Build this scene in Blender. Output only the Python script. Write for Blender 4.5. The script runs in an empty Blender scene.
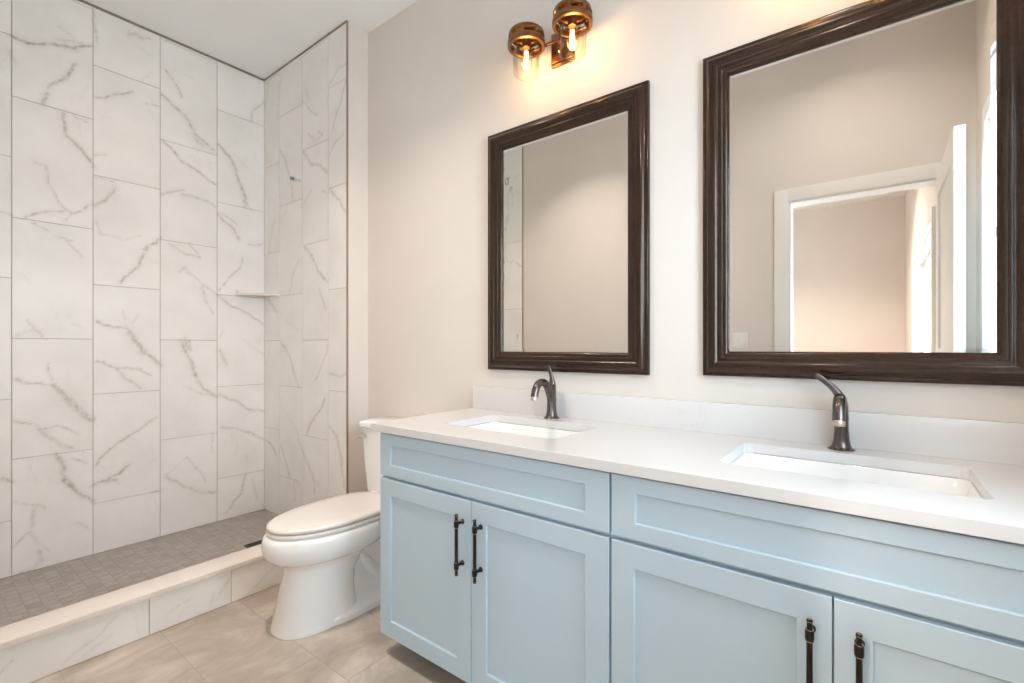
import bpy, bmesh, math, random
import numpy as np
from mathutils import Vector, Matrix
random.seed(7)
R = math.radians
SC = bpy.context.scene
COL = SC.collection

# ------------------------------------------------------------------ camera, sky, lights, exposure
CAM_H = 1.18                 # eye height; the vanity wall is y = 0, the camera stands in the doorway at y = -1.724
cam_d = bpy.data.cameras.new('camera')
cam_d.sensor_width = 36.0
cam_d.lens = 475.0 / 1024.0 * 36.0
cam_d.shift_y = 5.5 / 1024.0
cam_d.clip_start = 0.02
cam = bpy.data.objects.new('camera', cam_d)
COL.objects.link(cam)
cam.location = (0.0, -1.724, CAM_H)
cam.rotation_euler = (R(90), 0, R(37.5))
SC.camera = cam

world = bpy.data.worlds.new('sky')
SC.world = world
world.use_nodes = True
wn = world.node_tree.nodes
wbg = wn['Background']
wbg.inputs['Color'].default_value = (0.62, 0.82, 1.0, 1)
wbg.inputs['Strength'].default_value = 9.4
SC.view_settings.view_transform = 'Standard'
SC.view_settings.look = 'None'
SC.view_settings.gamma = 1.0
SC.view_settings.use_curve_mapping = False
SC.view_settings.exposure = 0.18
SC.cycles.max_bounces = 14
SC.cycles.diffuse_bounces = 8
SC.cycles.glossy_bounces = 6
SC.cycles.transmission_bounces = 8
SC.cycles.transparent_max_bounces = 16
SC.cycles.caustics_reflective = False
SC.cycles.caustics_refractive = False
SC.cycles.sample_clamp_indirect = 6.0
SC.cycles.use_denoising = True
SC.cycles.use_adaptive_sampling = False


def area(name, loc, rot, sx, sy, power, color, shape='RECTANGLE'):
    d = bpy.data.lights.new(name, 'AREA')
    d.shape = shape
    d.size = sx
    if shape in ('RECTANGLE', 'ELLIPSE'):
        d.size_y = sy
    d.energy = power
    d.color = color
    o = bpy.data.objects.new(name, d)
    COL.objects.link(o)
    o.location = loc
    o.rotation_euler = rot
    return o


# daylight entering by the two windows (just outside their panes, shining in)
area('window_daylight', (0.60, -0.89, 1.62), (0, R(90), 0), 1.2, 0.9, 11.0, (0.97, 0.98, 1.0)).data.spread = R(100)
area('bedroom_window_daylight', (0.60, -3.05, 1.15), (0, R(90), 0), 1.6, 1.8, 30, (0.96, 0.98, 1.0))
# unseen ceiling lights, added to brighten the rooms: (x, y, power, colour); each has its own housing built below
ADDED_CEIL_LIGHTS = [(-0.15, -1.12, 4.6, (1.0, 0.88, 0.76)), (-1.75, -1.0, 10.5, (1.0, 0.875, 0.76)),
               (-2.90, -0.95, 0.9, (1.0, 0.78, 0.60)), (-0.9, -3.6, 80, (1.0, 0.85, 0.72))]
CEIL = 3.05
for i, (lx, ly, lp, lc) in enumerate(ADDED_CEIL_LIGHTS):
    area('ceiling_light_lamp', (lx, ly, CEIL - 0.012), (0, 0, 0), 0.13, 0.13, lp, lc, 'DISK').data.spread = R((135, 112, 100, 135)[i])

# ------------------------------------------------------------------ materials


def new_mat(name):
    m = bpy.data.materials.new(name)
    m.use_nodes = True
    nt = m.node_tree
    for n in list(nt.nodes):
        nt.nodes.remove(n)
    out = nt.nodes.new('ShaderNodeOutputMaterial')
    b = nt.nodes.new('ShaderNodeBsdfPrincipled')
    nt.links.new(b.outputs[0], out.inputs[0])
    return m, nt, b, out


def N(nt, t, **kw):
    n = nt.nodes.new(t)
    for k, v in kw.items():
        if k in n.inputs:
            n.inputs[k].default_value = v
        else:
            setattr(n, k, v)
    return n


def lk(nt, a, b):
    nt.links.new(a, b)


def rgba(c):
    return (c[0], c[1], c[2], 1.0)


def noisy(name, c1, c2, scale=6.0, rough=0.5, metal=0.0, bump=0.0, bscale=120.0, detail=4.0, stretch=None, coat=0.0, rvar=0.0, spec=0.5):
    """principled surface whose colour drifts between two near tones"""
    m, nt, b, out = new_mat(name)
    tc = N(nt, 'ShaderNodeTexCoord')
    mp = N(nt, 'ShaderNodeMapping')
    lk(nt, tc.outputs['Object'], mp.inputs[0])
    if stretch:
        mp.inputs['Scale'].default_value = stretch
    no = N(nt, 'ShaderNodeTexNoise', Scale=scale, Detail=detail)
    lk(nt, mp.outputs[0], no.inputs['Vector'])
    cr = N(nt, 'ShaderNodeValToRGB')
    cr.color_ramp.elements[0].position = 0.35
    cr.color_ramp.elements[1].position = 0.65
    cr.color_ramp.elements[0].color = rgba(c1)
    cr.color_ramp.elements[1].color = rgba(c2)
    lk(nt, no.outputs[0], cr.inputs[0])
    lk(nt, cr.outputs[0], b.inputs['Base Color'])
    b.inputs['Roughness'].default_value = rough
    b.inputs['Metallic'].default_value = metal
    b.inputs['Coat Weight'].default_value = coat
    b.inputs['Coat Roughness'].default_value = 0.08
    b.inputs['Specular IOR Level'].default_value = spec
    if rvar:
        mr = N(nt, 'ShaderNodeMapRange')
        mr.inputs['To Min'].default_value = rough - rvar
        mr.inputs['To Max'].default_value = rough + rvar
        lk(nt, no.outputs[0], mr.inputs[0])
        lk(nt, mr.outputs[0], b.inputs['Roughness'])
    if bump:
        n2 = N(nt, 'ShaderNodeTexNoise', Scale=bscale, Detail=2.0)
        lk(nt, mp.outputs[0], n2.inputs['Vector'])
        bp = N(nt, 'ShaderNodeBump', Strength=bump, Distance=0.002)
        lk(nt, n2.outputs[0], bp.inputs['Height'])
        lk(nt, bp.outputs[0], b.inputs['Normal'])
    return m


M = {}
M['paint'] = noisy('wall_paint', (0.725, 0.670, 0.625), (0.745, 0.69, 0.64), 3, 0.62, bump=0.12, bscale=160, spec=0.3)
M['ceiling'] = noisy('ceiling_paint', (0.84, 0.85, 0.85), (0.86, 0.87, 0.87), 3, 0.8, bump=0.1, bscale=140, spec=0.2)
M['trim'] = noisy('white_trim_paint', (0.82, 0.81, 0.79), (0.84, 0.83, 0.81), 5, 0.35)
M['cabinet'] = noisy('blue_grey_cabinet_paint', (0.500, 0.620, 0.705), (0.515, 0.635, 0.720), 4, 0.38, bump=0.03, bscale=300)
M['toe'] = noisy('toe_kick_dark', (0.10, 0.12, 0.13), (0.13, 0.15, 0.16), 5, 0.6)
M['porcelain'] = noisy('white_porcelain', (0.925, 0.93, 0.935), (0.93, 0.935, 0.94), 3, 0.08, coat=0.5)
M['seat'] = noisy('toilet_seat_plastic', (0.83, 0.80, 0.77), (0.85, 0.82, 0.79), 3, 0.16, coat=0.3)
M['chrome'] = noisy('chrome', (0.75, 0.75, 0.76), (0.82, 0.82, 0.83), 8, 0.12, 1.0)
M['grout'] = noisy('grey_grout', (0.40, 0.36, 0.33), (0.46, 0.42, 0.38), 30, 0.85)
M['floor_grout'] = noisy('beige_floor_grout', (0.40, 0.34, 0.285), (0.44, 0.38, 0.32), 30, 0.85)
M['mosaic_grout'] = noisy('warm_grey_mosaic_grout', (0.33, 0.30, 0.28), (0.37, 0.34, 0.315), 30, 0.85)
M['edge'] = noisy('brown_tile_edge_metal', (0.27, 0.22, 0.185), (0.31, 0.255, 0.215), 20, 0.45, 0.3)
M['cap'] = noisy('curb_cap_stone', (0.80, 0.735, 0.69), (0.84, 0.775, 0.73), 6, 0.2)
M['bronze'] = noisy('faucet_bronze', (0.10, 0.085, 0.085), (0.17, 0.14, 0.13), 14, 0.24, 0.9, rvar=0.05)
M['bronze_edge'] = noisy('rubbed_bronze_copper', (0.40, 0.27, 0.20), (0.56, 0.40, 0.31), 40, 0.25, 1.0)
M['pull'] = noisy('cabinet_pull_black_bronze', (0.018, 0.015, 0.014), (0.035, 0.026, 0.022), 30, 0.32, 0.7)
M['lamp_bronze'] = noisy('lamp_bronze', (0.20, 0.095, 0.045), (0.32, 0.16, 0.075), 22, 0.30, 1.0, rvar=0.06)
M['dark'] = noisy('dark_plastic', (0.03, 0.028, 0.026), (0.05, 0.046, 0.043), 10, 0.5)
M['aerator'] = noisy('aerator_nickel', (0.52, 0.43, 0.37), (0.62, 0.53, 0.46), 10, 0.32, 0.7)
M['plate'] = noisy('switch_plate_plastic', (0.80, 0.79, 0.76), (0.82, 0.81, 0.78), 10, 0.3)
M['basin'] = noisy('sink_porcelain', (0.86, 0.86, 0.855), (0.88, 0.88, 0.875), 3, 0.08, coat=0.4)
M['blue_tape'] = noisy('blue_pipe_cap', (0.10, 0.24, 0.30), (0.16, 0.30, 0.36), 30, 0.4)


def mat_frame():
    m, nt, b, out = new_mat('mirror_frame_bronze_wood')
    tc = N(nt, 'ShaderNodeTexCoord')
    no = N(nt, 'ShaderNodeTexNoise', Scale=7.0, Detail=6.0)
    lk(nt, tc.outputs['Object'], no.inputs['Vector'])
    n2 = N(nt, 'ShaderNodeTexNoise', Scale=90.0, Detail=3.0)
    lk(nt, tc.outputs['Object'], n2.inputs['Vector'])
    mx = N(nt, 'ShaderNodeMath', operation='MULTIPLY')
    lk(nt, no.outputs[0], mx.inputs[0]); lk(nt, n2.outputs[0], mx.inputs[1])
    cr = N(nt, 'ShaderNodeValToRGB')
    e = cr.color_ramp.elements
    e[0].position = 0.12; e[0].color = (0.030, 0.018, 0.012, 1)
    e[1].position = 0.42; e[1].color = (0.066, 0.039, 0.027, 1)
    lk(nt, mx.outputs[0], cr.inputs[0])
    lk(nt, cr.outputs[0], b.inputs['Base Color'])
    b.inputs['Roughness'].default_value = 0.27
    b.inputs['Metallic'].default_value = 0.75
    b.inputs['Coat Weight'].default_value = 0.35
    b.inputs['Coat Roughness'].default_value = 0.10
    return m


M['frame'] = mat_frame()


def mat_mirror():
    m, nt, b, out = new_mat('mirror_silvering')
    tc = N(nt, 'ShaderNodeTexCoord')
    no = N(nt, 'ShaderNodeTexNoise', Scale=2.0)
    lk(nt, tc.outputs['Object'], no.inputs['Vector'])
    cr = N(nt, 'ShaderNodeValToRGB')
    cr.color_ramp.elements[0].color = (0.88, 0.875, 0.85, 1)
    cr.color_ramp.elements[1].color = (0.90, 0.895, 0.87, 1)
    lk(nt, no.outputs[0], cr.inputs[0]); lk(nt, cr.outputs[0], b.inputs['Base Color'])
    b.inputs['Metallic'].default_value = 1.0
    b.inputs['Roughness'].default_value = 0.0
    return m


M['mirror'] = mat_mirror()


def mat_glass(name, tint, gloss=1.0):
    """thin clear glass: see-through with fresnel reflections, seen from any side"""
    m = bpy.data.materials.new(name)
    m.use_nodes = True
    nt = m.node_tree
    for n in list(nt.nodes):
        nt.nodes.remove(n)
    out = N(nt, 'ShaderNodeOutputMaterial')
    tr = N(nt, 'ShaderNodeBsdfTransparent')
    tr.inputs[0].default_value = rgba(tint)
    gl = N(nt, 'ShaderNodeBsdfGlossy', Roughness=0.03)
    lw = N(nt, 'ShaderNodeLayerWeight', Blend=0.2)
    mu = N(nt, 'ShaderNodeMath', operation='MULTIPLY')
    mu.inputs[1].default_value = gloss
    lk(nt, lw.outputs['Fresnel'], mu.inputs[0])
    mx = N(nt, 'ShaderNodeMixShader')
    lk(nt, mu.outputs[0], mx.inputs[0]); lk(nt, tr.outputs[0], mx.inputs[1]); lk(nt, gl.outputs[0], mx.inputs[2])
    lk(nt, mx.outputs[0], out.inputs[0])
    return m


M['shade_glass'] = mat_glass('lamp_shade_glass', (0.99, 0.975, 0.95), 0.30)
M['bulb_glass'] = mat_glass('amber_bulb_glass', (1.0, 0.91, 0.72), 0.25)
M['pane'] = mat_glass('window_pane_glass', (0.965, 0.985, 0.98), 0.5)


def mat_emit(name, c, s):
    m = bpy.data.materials.new(name)
    m.use_nodes = True
    nt = m.node_tree
    for n in list(nt.nodes):
        nt.nodes.remove(n)
    out = N(nt, 'ShaderNodeOutputMaterial')
    e = N(nt, 'ShaderNodeEmission')
    e.inputs[0].default_value = rgba(c)
    e.inputs[1].default_value = s
    lk(nt, e.outputs[0], out.inputs[0])
    return m


M['filament'] = mat_emit('glowing_filament', (1.0, 0.72, 0.38), 45.0)
M['led'] = mat_emit('led_disc', (1.0, 0.95, 0.88), 4.0)  # glowing disc of the added ceiling lights


def mat_marble(explicit):
    """white marble-look tile: soft clouds, hairline veins, and the larger veins each tile carries (attribute 'vein')"""
    m, nt, b, out = new_mat('marble_tile_veined' if explicit else 'marble_tile')
    uv = N(nt, 'ShaderNodeUVMap', uv_map='tile')
    # hairline veins
    mp = N(nt, 'ShaderNodeMapping')
    mp.inputs['Rotation'].default_value = (0, 0, R(-38))
    mp.inputs['Scale'].default_value = (1.0, 0.42, 1.0)
    lk(nt, uv.outputs[0], mp.inputs[0])

    def ridge(scale, detail, width, lo, hi):
        n = N(nt, 'ShaderNodeTexNoise', Scale=scale, Detail=detail, Roughness=0.62)
        lk(nt, mp.outputs[0], n.inputs['Vector'])
        s = N(nt, 'ShaderNodeMath', operation='SUBTRACT'); s.inputs[1].default_value = 0.5
        a = N(nt, 'ShaderNodeMath', operation='ABSOLUTE')
        lk(nt, n.outputs[0], s.inputs[0]); lk(nt, s.outputs[0], a.inputs[0])
        r = N(nt, 'ShaderNodeMapRange')
        r.inputs['From Min'].default_value = 0.0
        r.inputs['From Max'].default_value = width
        r.inputs['To Min'].default_value = 1.0
        r.inputs['To Max'].default_value = 0.0
        lk(nt, a.outputs[0], r.inputs[0])
        k = N(nt, 'ShaderNodeTexNoise', Scale=scale * 0.8, Detail=1.0)
        lk(nt, uv.outputs[0], k.inputs['Vector'])
        r2 = N(nt, 'ShaderNodeMapRange')
        r2.inputs['From Min'].default_value = lo
        r2.inputs['From Max'].default_value = hi
        lk(nt, k.outputs[0], r2.inputs[0])
        mu = N(nt, 'ShaderNodeMath', operation='MULTIPLY')
        lk(nt, r.outputs[0], mu.inputs[0]); lk(nt, r2.outputs[0], mu.inputs[1])
        return mu.outputs[0]
    fine = ridge(3.2, 5.0, 0.012, 0.50, 0.68)
    if explicit:
        at = N(nt, 'ShaderNodeAttribute', attribute_name='vein')
        nn = N(nt, 'ShaderNodeTexNoise', Scale=38.0, Detail=4.0, Roughness=0.7)
        lk(nt, uv.outputs[0], nn.inputs['Vector'])
        rr = N(nt, 'ShaderNodeMapRange')
        rr.inputs['From Min'].default_value = 0.32; rr.inputs['From Max'].default_value = 0.66
        rr.inputs['To Min'].default_value = 0.15; rr.inputs['To Max'].default_value = 1.35
        lk(nt, nn.outputs[0], rr.inputs[0])
        big = N(nt, 'ShaderNodeMath', operation='MULTIPLY')
        lk(nt, at.outputs['Fac'], big.inputs[0]); lk(nt, rr.outputs[0], big.inputs[1])
        bigo = big.outputs[0]
        fm = 0.10
    else:
        bigo = ridge(1.7, 5.0, 0.010, 0.44, 0.62)
        fm = 0.12
    f2 = N(nt, 'ShaderNodeMath', operation='MULTIPLY'); f2.inputs[1].default_value = fm
    lk(nt, fine, f2.inputs[0])
    ad = N(nt, 'ShaderNodeMath', operation='MAXIMUM', use_clamp=True)
    lk(nt, bigo, ad.inputs[0]); lk(nt, f2.outputs[0], ad.inputs[1])
    cl = N(nt, 'ShaderNodeTexNoise', Scale=4.0, Detail=3.0)
    lk(nt, uv.outputs[0], cl.inputs['Vector'])
    cr = N(nt, 'ShaderNodeValToRGB')
    e = cr.color_ramp.elements
    e[0].position = 0.30; e[0].color = (0.83, 0.82, 0.80, 1)
    e[1].position = 0.62; e[1].color = (0.895, 0.885, 0.87, 1)
    lk(nt, cl.outputs[0], cr.inputs[0])
    mix = N(nt, 'ShaderNodeMix', data_type='RGBA')
    lk(nt, ad.outputs[0], mix.inputs[0])
    lk(nt, cr.outputs[0], mix.inputs[6])
    mix.inputs[7].default_value = (0.33, 0.275, 0.225, 1)
    lk(nt, mix.outputs[2], b.inputs['Base Color'])
    b.inputs['Roughness'].default_value = 0.34
    b.inputs['Specular IOR Level'].default_value = 0.35
    return m


M['marble_v'] = mat_marble(True)
M['marble'] = mat_marble(False)


def mat_floor():
    m, nt, b, out = new_mat('beige_stone_floor_tile')
    uv = N(nt, 'ShaderNodeUVMap', uv_map='tile')
    mp = N(nt, 'ShaderNodeMapping')
    mp.inputs['Rotation'].default_value = (0, 0, R(25))
    mp.inputs['Scale'].default_value = (1.0, 1.5, 1.0)
    lk(nt, uv.outputs[0], mp.inputs[0])
    n1 = N(nt, 'ShaderNodeTexNoise', Scale=3.4, Detail=8.0, Roughness=0.62, Distortion=0.6)
    lk(nt, mp.outputs[0], n1.inputs['Vector'])
    cr = N(nt, 'ShaderNodeValToRGB')
    cr.color_ramp.elements.new(0.5)
    e = cr.color_ramp.elements
    e[0].position = 0.28; e[0].color = (0.350, 0.280, 0.225, 1)
    e[1].position = 0.50; e[1].color = (0.460, 0.395, 0.335, 1)
    e[2].position = 0.68; e[2].color = (0.640, 0.575, 0.505, 1)
    lk(nt, n1.outputs[0], cr.inputs[0])
    lk(nt, cr.outputs[0], b.inputs['Base Color'])
    b.inputs['Roughness'].default_value = 0.35
    return m


M['floor'] = mat_floor()


def mat_mosaic():
    m, nt, b, out = new_mat('grey_mosaic_tile')
    uv = N(nt, 'ShaderNodeUVMap', uv_map='tile')
    wn_ = N(nt, 'ShaderNodeTexWhiteNoise', noise_dimensions='2D')
    sn = N(nt, 'ShaderNodeVectorMath', operation='FLOOR')
    sc_ = N(nt, 'ShaderNodeVectorMath', operation='SCALE'); sc_.inputs['Scale'].default_value = 1 / 0.05
    lk(nt, uv.outputs[0], sc_.inputs[0]); lk(nt, sc_.outputs[0], sn.inputs[0]); lk(nt, sn.outputs[0], wn_.inputs['Vector'])
    n1 = N(nt, 'ShaderNodeTexNoise', Scale=9.0, Detail=5.0)
    lk(nt, uv.outputs[0], n1.inputs['Vector'])
    ad = N(nt, 'ShaderNodeMath', operation='MULTIPLY_ADD')
    ad.inputs[1].default_value = 0.35
    lk(nt, wn_.outputs['Value'], ad.inputs[0]); lk(nt, n1.outputs[0], ad.inputs[2])
    cr = N(nt, 'ShaderNodeValToRGB')
    e = cr.color_ramp.elements
    e[0].position = 0.35; e[0].color = (0.305, 0.272, 0.250, 1)
    e[1].position = 0.95; e[1].color = (0.410, 0.375, 0.350, 1)
    lk(nt, ad.outputs[0], cr.inputs[0])
    lk(nt, cr.outputs[0], b.inputs['Base Color'])
    b.inputs['Roughness'].default_value = 0.45
    return m


M['mosaic'] = mat_mosaic()


def mat_quartz():
    m, nt, b, out = new_mat('white_quartz')
    tc = N(nt, 'ShaderNodeTexCoord')
    n1 = N(nt, 'ShaderNodeTexNoise', Scale=3.0, Detail=6.0, Roughness=0.65)
    lk(nt, tc.outputs['Object'], n1.inputs['Vector'])
    s = N(nt, 'ShaderNodeMath', operation='SUBTRACT'); s.inputs[1].default_value = 0.5
    a = N(nt, 'ShaderNodeMath', operation='ABSOLUTE')
    lk(nt, n1.outputs[0], s.inputs[0]); lk(nt, s.outputs[0], a.inputs[0])
    r = N(nt, 'ShaderNodeMapRange')
    r.inputs['From Max'].default_value = 0.006; r.inputs['To Min'].default_value = 0.22; r.inputs['To Max'].default_value = 0.0
    lk(nt, a.outputs[0], r.inputs[0])
    n2 = N(nt, 'ShaderNodeTexNoise', Scale=1.6)
    lk(nt, tc.outputs['Object'], n2.inputs['Vector'])
    r2 = N(nt, 'ShaderNodeMapRange'); r2.inputs['From Min'].default_value = 0.48; r2.inputs['From Max'].default_value = 0.62
    lk(nt, n2.outputs[0], r2.inputs[0])
    mu = N(nt, 'ShaderNodeMath', operation='MULTIPLY')
    lk(nt, r.outputs[0], mu.inputs[0]); lk(nt, r2.outputs[0], mu.inputs[1])
    mix = N(nt, 'ShaderNodeMix', data_type='RGBA')
    lk(nt, mu.outputs[0], mix.inputs[0])
    mix.inputs[6].default_value = (0.72, 0.705, 0.70, 1)
    mix.inputs[7].default_value = (0.52, 0.47, 0.43, 1)
    lk(nt, mix.outputs[2], b.inputs['Base Color'])
    b.inputs['Roughness'].default_value = 0.16
    return m


M['quartz'] = mat_quartz()

# ------------------------------------------------------------------ mesh helpers


def link(name, me, mat, parent=None):
    o = bpy.data.objects.new(name, me)
    COL.objects.link(o)
    if mat:
        me.materials.append(mat)
    if parent:
        o.parent = parent
    return o


def from_bm(name, bm, mat, parent=None, smooth=False, angle=None):
    me = bpy.data.meshes.new(name)
    bmesh.ops.recalc_face_normals(bm, faces=bm.faces[:])
    bm.to_mesh(me)
    bm.free()
    if smooth:
        me.shade_smooth()
        if angle:
            me.set_sharp_from_angle(angle=R(angle))
    return link(name, me, mat, parent)


def empty(name, loc, rz=0.0):
    o = bpy.data.objects.new(name, None)
    COL.objects.link(o)
    o.location = loc
    o.rotation_euler = (0, 0, rz)
    o.empty_display_size = 0.05
    return o


def tag(o, label, cat, group=None):
    o['label'] = label
    o['category'] = cat
    if group:
        o['group'] = group
    return o


def struct(o):
    o['kind'] = 'structure'
    return o


def add_box(bm, x0, x1, y0, y1, z0, z1, bevel=0.0, seg=2):
    r = bmesh.ops.create_cube(bm, size=1.0)
    vs = r['verts']
    for v in vs:
        v.co = Vector(((x0 + x1) / 2 + v.co.x * (x1 - x0), (y0 + y1) / 2 + v.co.y * (y1 - y0), (z0 + z1) / 2 + v.co.z * (z1 - z0)))
    if bevel > 0:
        es = list({e for v in vs for e in v.link_edges})
        bmesh.ops.bevel(bm, geom=es, offset=bevel, segments=seg, affect='EDGES', profile=0.6)


def box(name, b, mat, parent=None, bevel=0.0, seg=2, smooth=True):
    bm = bmesh.new()
    add_box(bm, *b, bevel=bevel, seg=seg)
    return from_bm(name, bm, mat, parent, smooth=bool(bevel) and smooth, angle=35)


def add_lathe(bm, prof, cx=0, cy=0, seg=40, axis='Z'):
    """prof: list of (r, h)."""
    rings = []
    for r, h in prof:
        if r < 1e-6:
            p = (cx, cy, h) if axis == 'Z' else None
            rings.append([bm.verts.new(p)])
        else:
            rings.append([bm.verts.new((cx + r * math.cos(2 * math.pi * k / seg), cy + r * math.sin(2 * math.pi * k / seg), h)) for k in range(seg)])
    for a, b in zip(rings[:-1], rings[1:]):
        if len(a) == 1 and len(b) == 1:
            continue
        for k in range(seg):
            k2 = (k + 1) % seg
            if len(a) == 1:
                bm.faces.new((a[0], b[k], b[k2]))
            elif len(b) == 1:
                bm.faces.new((a[k], a[k2], b[0]))
            else:
                bm.faces.new((a[k], a[k2], b[k2], b[k]))


def lathe(name, prof, mat, parent=None, cx=0, cy=0, seg=40, angle=40):
    bm = bmesh.new()
    add_lathe(bm, prof, cx, cy, seg)
    return from_bm(name, bm, mat, parent, smooth=True, angle=angle)


def add_tube(bm, pts, radii, seg=16, cap=True, flat=None):
    """sweep a circle (or ellipse: flat=(side, normal) factors) along pts"""
    pts = [Vector(p) for p in pts]
    if not hasattr(radii, '__len__'):
        radii = [radii] * len(pts)
    n = len(pts)
    tans = []
    for i in range(n):
        a = pts[max(i - 1, 0)]
        b = pts[min(i + 1, n - 1)]
        tans.append((b - a).normalized())
    up = Vector((1, 0, 0)) if abs(tans[0].x) < 0.9 else Vector((0, 1, 0))
    nrm = (up - tans[0] * up.dot(tans[0])).normalized()
    rings = []
    for i in range(n):
        t = tans[i]
        nrm = (nrm - t * nrm.dot(t)).normalized()
        bi = t.cross(nrm)
        r = radii[i]
        ra, rb = (r if not hasattr(r, '__len__') else r[0]), (r if not hasattr(r, '__len__') else r[1])
        rings.append([bm.verts.new(pts[i] + nrm * (ra * math.cos(2 * math.pi * k / seg)) + bi * (rb * math.sin(2 * math.pi * k / seg))) for k in range(seg)])
    for a, b in zip(rings[:-1], rings[1:]):
        for k in range(seg):
            k2 = (k + 1) % seg
            bm.faces.new((a[k], a[k2], b[k2], b[k]))
    if cap:
        bm.faces.new(rings[0][::-1])
        bm.faces.new(rings[-1])


def tube(name, pts, radii, mat, parent=None, seg=16, angle=45):
    bm = bmesh.new()
    add_tube(bm, pts, radii, seg)
    return from_bm(name, bm, mat, parent, smooth=True, angle=angle)


def bez(p0, p1, p2, p3, n=12):
    out = []
    for i in range(n + 1):
        t = i / n
        out.append(Vector(p0) * (1 - t) ** 3 + Vector(p1) * 3 * t * (1 - t) ** 2 + Vector(p2) * 3 * t * t * (1 - t) + Vector(p3) * t ** 3)
    return out


def copy_tree(o, parent=None):
    c = o.copy()
    COL.objects.link(c)
    c.parent = parent
    for ch in list(o.children):
        copy_tree(ch, c)
    return c


def loft(bm, rings, cap_a=True, cap_b=True):
    rv = [[bm.verts.new(p) for p in r] for r in rings]
    n = len(rv[0])
    for a, b in zip(rv[:-1], rv[1:]):
        for k in range(n):
            k2 = (k + 1) % n
            bm.faces.new((a[k], a[k2], b[k2], b[k]))
    if cap_a:
        bm.faces.new(rv[0][::-1])
    if cap_b:
        bm.faces.new(rv[-1])
    return rv


def rrect(x0, x1, y0, y1, r, n=6):
    pts = []
    for cx, cy, a0 in ((x1 - r, y1 - r, 0), (x0 + r, y1 - r, 90), (x0 + r, y0 + r, 180), (x1 - r, y0 + r, 270)):
        for k in range(n + 1):
            a = R(a0 + 90 * k / n)
            pts.append((cx + r * math.cos(a), cy + r * math.sin(a)))
    return pts


def slab_mesh(name, outline, holes, z0, z1, bevel=0.0015):
    """flat slab with holes, from a filled 2D curve turned into a mesh"""
    cu = bpy.data.curves.new(name, 'CURVE')
    cu.dimensions = '2D'
    cu.fill_mode = 'BOTH'
    for loop in [outline] + holes:
        sp = cu.splines.new('POLY')
        sp.points.add(len(loop) - 1)
        for i, p in enumerate(loop):
            sp.points[i].co = (p[0], p[1], 0, 1)
        sp.use_cyclic_u = True
    cu.extrude = (z1 - z0) / 2 - bevel
    cu.bevel_depth = bevel
    cu.bevel_resolution = 1
    cu.offset = -bevel
    ob = bpy.data.objects.new('tmp', cu)
    COL.objects.link(ob)
    bpy.context.view_layer.update()
    me = bpy.data.meshes.new_from_object(ob.evaluated_get(bpy.context.evaluated_depsgraph_get()))
    COL.objects.unlink(ob)
    bpy.data.objects.remove(ob)
    bpy.data.curves.remove(cu)
    for v in me.vertices:
        v.co.z += (z0 + z1) / 2
    me.name = name
    return me
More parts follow.
